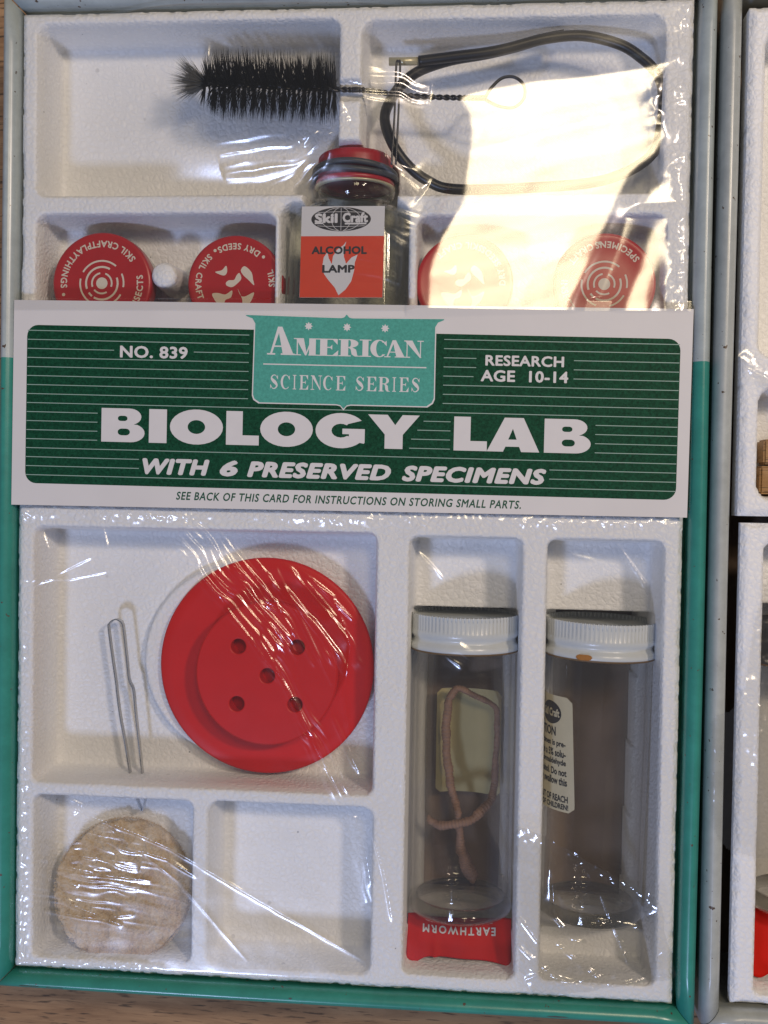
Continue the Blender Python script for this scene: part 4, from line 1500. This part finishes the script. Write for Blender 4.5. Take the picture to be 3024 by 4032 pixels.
# ================================================================== CELLOPHANE
def film_ellipsoid(X, Y, anchor, c, l):
    p = np.array(anchor, float)
    K = np.linalg.norm(p - c) + np.linalg.norm(p - l)
    lo, hi = np.full(X.shape, 20.0), np.full(X.shape, 90.0)
    for _ in range(40):
        z = (lo + hi) / 2
        f = np.sqrt((X - c[0]) ** 2 + (Y - c[1]) ** 2 + (z - c[2]) ** 2) + np.sqrt((X - l[0]) ** 2 + (Y - l[1]) ** 2 + (z - l[2]) ** 2) - K
        lo = np.where(f > 0, z, lo)
        hi = np.where(f > 0, hi, z)
    return (lo + hi) / 2

def crease(X, Y, pts, amp, wid, seed=0, fade=True):
    d, a = polydist(X, Y, pts)
    h = amp * np.exp(-np.abs(d) / wid)
    if fade:
        h = h * np.clip(np.sin(np.pi * np.clip(a, 0.001, .999)), 0, 1) ** .5
    return h * (.55 + .9 * vnoise(X, Y, 5, seed))

def packet(X, Y, line, halfw, amp, wl, seed):
    """a bundle of wrinkles running along a line"""
    d, a = polydist(X, Y, line)
    (x0, y0), (x1, y1) = line[0][:2], line[-1][:2]
    L = math.hypot(x1 - x0, y1 - y0)
    tx, ty = (x1 - x0) / L, (y1 - y0) / L
    u = (X - x0) * -ty + (Y - y0) * tx
    v = (X - x0) * tx + (Y - y0) * ty
    env = np.exp(-(d / halfw) ** 2) * np.clip(np.sin(np.pi * np.clip(a, .0, 1)), 0, 1) ** .35
    wv = u + (vnoise(v, u, 14, seed) - .5) * 5.0 + (vnoise(v, u * .4, 6, seed + 3) - .5) * 1.8
    r1 = vnoise(wv, v * .06, wl, seed + 1)
    r2 = vnoise(wv, v * .10, wl * .45, seed + 2)
    return amp * env * ((1 - np.abs(2 * r1 - 1)) + .4 * (1 - np.abs(2 * r2 - 1)))

def pleats(X, Y, line, halfw, wl, s_dn, s_up, seed, lean=0.0):
    """folded pleats with flat flanks running along a line; s_dn / s_up = slopes of the two flanks"""
    d, a = polydist(X, Y, line)
    (x0, y0), (x1, y1) = line[0][:2], line[-1][:2]
    L = math.hypot(x1 - x0, y1 - y0)
    tx, ty = (x1 - x0) / L, (y1 - y0) / L
    u = (X - x0) * -ty + (Y - y0) * tx
    v = (X - x0) * tx + (Y - y0) * ty
    hw = halfw * (.75 + .5 * vnoise(v, u * .01, 9, seed + 5))
    env = smooth((hw - d) / (hw * .45)) * smooth(np.minimum(a, 1 - a) / .10)
    wv = u + lean * v + (vnoise(v, u * .2, 12, seed) - .5) * 3.6 + (vnoise(v, u, 5, seed + 3) - .5) * 1.1
    ph = wv / wl + 1.3 * vnoise(wv, v * .02, wl * 1.7, seed + 1)
    f = ph - np.floor(ph)
    up = s_dn / (s_dn + s_up)            # share of the wave that climbs
    h = np.where(f < up, f / up, (1 - f) / (1 - up)) * (wl * up * s_up)
    m = vnoise(np.floor(ph) * 7.3, v, 7, seed + 2)
    return env * h * (.35 + 1.1 * m)

def crumple(X, Y, scale, amp, seed):
    """faceted crumpling: distance to cell edges of a jittered lattice"""
    g = np.random.default_rng(seed)
    n = 40
    jx, jy, hz = g.random((n, n)), g.random((n, n)), g.random((n, n))
    x, y = X / scale, Y / scale
    xi, yi = np.floor(x).astype(int), np.floor(y).astype(int)
    best = np.full(X.shape, 9.0)
    val = np.zeros(X.shape)
    for oy in (-1, 0, 1):
        for ox in (-1, 0, 1):
            cx_, cy_ = xi + ox, yi + oy
            d = np.hypot(cx_ + jx[cy_ % n, cx_ % n] - x, cy_ + jy[cy_ % n, cx_ % n] - y)
            m = d < best
            best = np.where(m, d, best)
            val = np.where(m, hz[cy_ % n, cx_ % n], val)
    return amp * best

# upper sheet ---------------------------------------------------------------------
xs = np.arange(-0.2, 228.4, 0.45)
ys = np.arange(230.2, 333.0, 0.45)
X, Y = np.meshgrid(xs, ys)
base = np.full(X.shape, 47.2)
d, a = polydist(X, Y, [(60, 308.5), (112, 305.5)])
base = np.maximum(base, 57.2 - 0.010 * np.maximum(d - 9, 0) ** 2 - .10 * np.maximum(d - 9, 0))
d, a = polydist(X, Y, [(112, 305), (158, 301.5)])
base = np.maximum(base, 56.2 - 7.2 * a - .010 * d ** 2 - .05 * d)
sd = sd_rrect(X, Y, 93, 134, 228, 267, 5)
base = np.maximum(base, 48.5 - .12 * np.maximum(sd, 0))
base = blur(base, 5) + .075 * np.maximum(X - 188, 0) * smooth((266 - Y) / 6)
gl1 = [(137.0, 229), (137.6, 246), (142, 256), (148, 266.5), (150, 281), (150.2, 291.5), (145.6, 296.5), (149, 303), (158, 305.6), (172.5, 308.8), (188.6, 310), (205.5, 312), (214.6, 313.5), (224.3, 315.6), (225.8, 308), (219.5, 304.6), (218.0, 298.8), (220.4, 292), (223, 288.6), (221.4, 282), (211.6, 273.4), (208.4, 266.6), (204.4, 260.5), (202, 252), (198, 243.4), (193.6, 232), (193, 229)]
gl2 = [(214.4, 258.4), (225, 262.4), (225.8, 258.8), (220, 252), (218.5, 239), (217, 229), (201.6, 229), (204.4, 237), (208.6, 247.6)]
mask = (inside_poly(X, Y, gl1) | inside_poly(X, Y, gl2)).astype(float)
mask = blur(mask, 5.0)
ze = film_ellipsoid(X, Y, (224, 255, 49.7), CAM_LOC, np.array(GLARE, float))  # film curved so it mirrors the added overhead lamp into the camera
s_ = Y - 0.22 * X + 7 * vnoise(X, Y, 40, 51)
ze = ze + 0.085 * np.sin(s_ * 2 * math.pi / 19.0) + 0.2 * (vnoise(X, Y, 26, 52) - .5) + .006 * np.sin(s_ * 2 * math.pi / 6.1 + 1)
ze = ze + .05 * crease(X, Y, [(150, 280), (218, 298)], 1.5, 3, 4)
Zf = base
# wrinkles fanning from the glare towards the lamp bottle and tins
Zf = Zf + packet(X, Y, [(112, 262), (140, 252)], 8, .9, 3.2, 61)
Zf = Zf + packet(X, Y, [(110, 246), (146, 240)], 6, .7, 2.8, 62)
Zf = Zf + packet(X, Y, [(94, 268), (110, 284)], 3.2, .8, 2.4, 63)
Zf = Zf + packet(X, Y, [(100, 284), (116, 292)], 3.0, .9, 2.6, 64)
Zf = Zf + packet(X, Y, [(108, 307), (142, 301)], 7, .8, 3.0, 161) + packet(X, Y, [(72, 278), (116, 288)], 9, .7, 3.4, 162)
Zf = Zf + packet(X, Y, [(30, 239), (44, 250)], 5, .5, 3.0, 65)
Zf = Zf + packet(X, Y, [(74, 240), (90, 242)], 5, .55, 2.4, 66)
Zf = Zf + packet(X, Y, [(126, 280), (140, 270)], 4, .9, 2.6, 67)
Zf = Zf + crease(X, Y, [(86, 325), (100, 318), (112, 312)], .9, .8, 68)
Zf = Zf + crease(X, Y, [(76, 331), (88, 322), (106, 316)], .6, .7, 69)
Zf = Zf + crease(X, Y, [(66, 331), (69, 318), (68.5, 311)], .5, .6, 70)
Zf = Zf * (1 - mask) + ze * mask
# crinkled strip along the right foam edge
e = np.exp(-((X - 223.6 + .8 * np.sin(Y * .3)) / 2.4) ** 2)
Zf = Zf + e * (crumple(X, Y, 3.6, .75, 71) + crumple(X, Y, 1.9, .3, 72))
e = np.exp(-((X - 218) / 5.0) ** 2) * (np.exp(-((Y - 297) / 10) ** 2) + .5 * np.exp(-((Y - 275) / 5) ** 2))
Zf = Zf + e * crumple(X, Y, 4.2, .8, 73) * .8
Zf = Zf + .12 * (vnoise(X, Y, 9, 74) - .5) + .35 * (vnoise(X, Y, 24, 75) - .5) * (1 - mask)
dE = np.minimum.reduce([X + .2, 228.2 - X, 333 - Y])
Zf = Zf - np.where(dE < 3.4, 2.6 * (1 - dE / 3.4) ** 2, 0)
lift = 49.35 * smooth((238 - Y) / 4)
Zf = np.maximum(Zf, lift)
grid_mesh('cellophane_sheet', X, Y, Zf, M['film'], label='clear cellophane over brush and lamp with a broad cream glare', category='cellophane')

# lower sheet ----------------------------------------------------------------------
xs = np.arange(0.4, 228.2, 0.38)
ys = np.arange(0.6, 165.2, 0.38)
X, Y = np.meshgrid(xs, ys)
Zf = np.full(X.shape, 47.0) + .22 * (vnoise(X, Y, 30, 81) - .5) + .10 * (vnoise(X, Y, 8, 82) - .5)
# the line's left side is up and right, so u grows away from the warm lamp: steep flank towards it
Zf += pleats(X, Y, [(56, 159), (76, 137), (97, 113)], 8.5, 2.7, .60, .42, 83)
Zf += pleats(X, Y, [(72, 152), (88, 132), (98, 118)], 5.0, 2.2, .55, .30, 183)
Zf += pleats(X, Y, [(84, 124), (98, 104), (108, 82), (117, 64)], 4.2, 2.6, .45, .24, 84)
Zf += pleats(X, Y, [(90, 144), (110, 124), (120, 108)], 6.0, 3.8, .55, .35, 85)
Zf += crease(X, Y, [(96, 146), (112, 134), (118, 118), (116, 100), (120, 76)], .55, .6, 86)
Zf += crease(X, Y, [(78, 128), (90, 114), (99, 98), (108, 80), (116, 66)], .9, .5, 87)
Zf += crease(X, Y, [(112, 94), (118, 82), (122, 74)], .8, .5, 88)
# over the felt pad
pk = np.exp(-((X - 30) / 16) ** 2 - ((Y - 34) / 12) ** 2)
wv = Y + .12 * X + 2.2 * (vnoise(X, Y, 9, 90) - .5)
Zf += pk * .42 * (1 - np.abs(2 * vnoise(wv, X * .08, 1.9, 91) - 1))
Zf += crease(X, Y, [(7, 70), (20, 62), (36, 54), (58, 45), (90, 28), (125, 10)], .62, .45, 92)
Zf += crease(X, Y, [(8, 68), (30, 55), (60, 34), (84, 8)], .2, .45, 93)
Zf += crease(X, Y, [(14, 30), (24, 24), (40, 18)], 1.1, .6, 94)
Zf += packet(X, Y, [(8, 68), (24, 58)], 3, .7, 2.4, 95)
Zf += packet(X, Y, [(14, 44), (46, 40)], 9, .5, 2.0, 195)
# left end
Zf += crease(X, Y, [(3, 137), (20, 138), (38, 142)], .5, .5, 96)
Zf += crease(X, Y, [(5, 134), (20, 142), (28, 146)], .5, .5, 97)
Zf += packet(X, Y, [(18, 150), (40, 146)], 5, .4, 3.4, 98)
# strip under the card
e = np.exp(-((Y - 160.0) / 2.4) ** 2)
Zf += e * (crumple(X, Y, 4.5, .7, 99) + crumple(X, Y, 2.0, .3, 100)) * (0.3 + 1.1 * vnoise(X, Y, 18, 101))
e = np.exp(-((X - 3.6) / 1.8) ** 2) + np.exp(-((Y - 3.2) / 1.8) ** 2) * smooth((60 - X) / 20)
Zf += e * (crumple(X, Y, 3.0, .8, 102))
# over the vials
Zf += crease(X, Y, [(206, 154), (216, 140), (221, 122), (224, 105)], .8, .5, 103)
Zf += crease(X, Y, [(189, 136), (187.5, 126)], .6, .5, 104)
Zf += crease(X, Y, [(118, 64), (124, 50), (126.5, 36)], .8, .5, 105)
Zf += packet(X, Y, [(122, 60), (127, 30)], 3, .5, 2.6, 106)
Zf += packet(X, Y, [(152, 118), (158, 112)], 4, .9, 3, 107)
Zf += packet(X, Y, [(190, 150), (204, 146)], 5, .4, 3.2, 108)
for k, ln in enumerate([[(66, 156), (84, 134), (100, 112)], [(70, 158), (92, 132), (106, 110)], [(80, 152), (100, 128), (112, 104)], [(60, 150), (78, 126), (92, 108)],
                         [(100, 142), (116, 124)], [(104, 140), (119, 126)], [(96, 104), (106, 86), (113, 72)], [(10, 46), (26, 42), (46, 40)], [(9, 40), (30, 36), (50, 34)],
                         [(10, 36), (24, 31)], [(12, 22), (30, 20), (44, 22)], [(40, 46), (56, 42), (66, 36)], [(4, 66), (28, 56), (46, 50)],                          [(126, 56), (131, 40), (134, 24)], [(140, 150), (150, 140)], [(178, 150), (186, 120), (184, 96)], [(222, 110), (226, 80)],
                         [(134, 120), (137, 90), (136, 70)], [(30, 160), (33, 150), (34, 138)], [(8, 160), (12, 148), (6, 136)]]):
    Zf += crease(X, Y, ln, .75, .42, 200 + k)
e = np.exp(-((Y - 161.0) / 1.6) ** 2)
Zf += e * 1.1 * (1 - np.abs(2 * vnoise(X + .5 * Y, Y * .2, 2.4, 240) - 1)) * vnoise(X, Y, 22, 241)
Zf += .04 * crumple(X, Y, 7, 1, 109)
dE = np.minimum.reduce([X - .4, 228.0 - X, Y - .6])
Zf = Zf - np.where(dE < 3, 1.8 * (1 - dE / 3) ** 2, 0)
Zf = np.where(Y > 162, np.minimum(Zf, 47.9), Zf)
grid_mesh('cellophane_sheet', X, Y, Zf, M['film'], label='clear wrinkled cellophane over the red dish, felt pad and vials', category='cellophane')

# torn flap folded over the foot of the second vial -----------------------------------
poly = [(174.5, 61), (184, 57.5), (196, 50.5), (209, 43.5), (219.5, 39.2), (222.5, 36), (224.5, 25), (228.2, 12.5), (222, 10.2), (204, 6.6), (181, 3.0), (176.6, 12), (174.6, 36), (172.8, 52)]
xs = np.arange(172, 230, 0.35)
ys = np.arange(2, 63, 0.35)
X, Y = np.meshgrid(xs, ys)
wx = X + .8 * (vnoise(X, Y, 4, 120) - .5)
wy = Y + 1.2 * (vnoise(X, Y, 5, 121) - .5)
ins = inside_poly(wx, wy, poly)
Zf = 49.4 + 1.1 * (vnoise(X, Y, 18, 122) - .5) + crumple(X, Y, 13, 1.6, 123) + .15 * (vnoise(X, Y, 5, 124) - .5)
edge = polydist(X, Y, poly[:6])[0]
Zf += 1.0 * np.exp(-edge / 1.2) * (.3 + vnoise(X, Y, 3, 126)) + np.exp(-edge / 3.0) * crumple(X, Y, 3.4, 1.1, 128)
edge = polydist(X, Y, poly[5:11])[0]
Zf += np.exp(-edge / 4.0) * crumple(X, Y, 4.4, .8, 129)
for k, ln in enumerate([[(181, 16), (200, 24)], [(178, 8), (192, 16)], [(184, 6), (206, 12)], [(176, 30), (186, 18)], [(203, 38), (213, 14)], [(186, 52), (188, 30), (196, 22)], [(206, 8), (226, 13)], [(180, 12), (203, 6)], [(188, 22), (205, 9)], [(196, 8), (212, 20)], [(210, 22), (222, 34)], [(176, 20), (190, 9)], [(214, 10), (225, 20)], [(182, 40), (179, 26)], [(200, 30), (216, 28)]]):
    Zf += crease(X, Y, ln, .9, .45, 130 + k)
keep = ins[:-1, :-1] & ins[1:, :-1] & ins[:-1, 1:] & ins[1:, 1:]
grid_mesh('cellophane_flap', X, Y, Zf, M['film_fold'], keep=keep, label='torn crumpled cellophane flap over the foot of the empty vial', category='cellophane')

# film of the second case, drawn over its grey rim --------------------------------------
xs = np.arange(236.8, 300, 0.5)
ys = np.arange(50, 152, 0.5)
X, Y = np.meshgrid(xs, ys)
poly = [(237.0, 96), (238.5, 99.5), (242.6, 100.2), (247, 104), (250, 128), (256, 150), (299, 151), (299, 51), (252, 52), (246.5, 53.2), (242.5, 54.6), (239.0, 60), (237.0, 70)]
ins = inside_poly(X + .7 * (vnoise(X, Y, 4, 140) - .5), Y + .9 * (vnoise(X, Y, 5, 141) - .5), poly)
Zf = np.interp(X, [236.8, 238.5, 240.5, 243, 247, 300], [49.6, 50.5, 50.3, 49.0, 47.6, 47.4])
Zf = Zf + crumple(X, Y, 5.5, .8, 142) + crumple(X, Y, 2.4, .3, 143) + packet(X, Y, [(247, 110), (256, 80)], 5, .8, 2.6, 144)
keep = ins[:-1, :-1] & ins[1:, :-1] & ins[:-1, 1:] & ins[1:, 1:]
grid_mesh('cellophane_sheet', X, Y, Zf, M['film'], keep=keep, label='clear cellophane stretched over the grey case rim and its tray', category='cellophane')
X, Y = np.meshgrid(np.arange(243, 300, .6), np.arange(190, 222, .6))
ins = inside_poly(X, Y, [(242.8, 217), (246, 219.5), (252, 212), (299, 220), (299, 191), (262, 196), (252, 204), (247, 210)])
Zf = 47.4 + crumple(X, Y, 6, .6, 150) + packet(X, Y, [(244, 216), (258, 204)], 4, .9, 2.6, 151)
keep = ins[:-1, :-1] & ins[1:, :-1] & ins[:-1, 1:] & ins[1:, 1:]
grid_mesh('cellophane_strip', X, Y, Zf, M['film'], keep=keep, label='twisted clear cellophane strip above the wooden blocks', category='cellophane')

for o in bpy.data.objects:
    if '_base' in o:
        del o['_base']
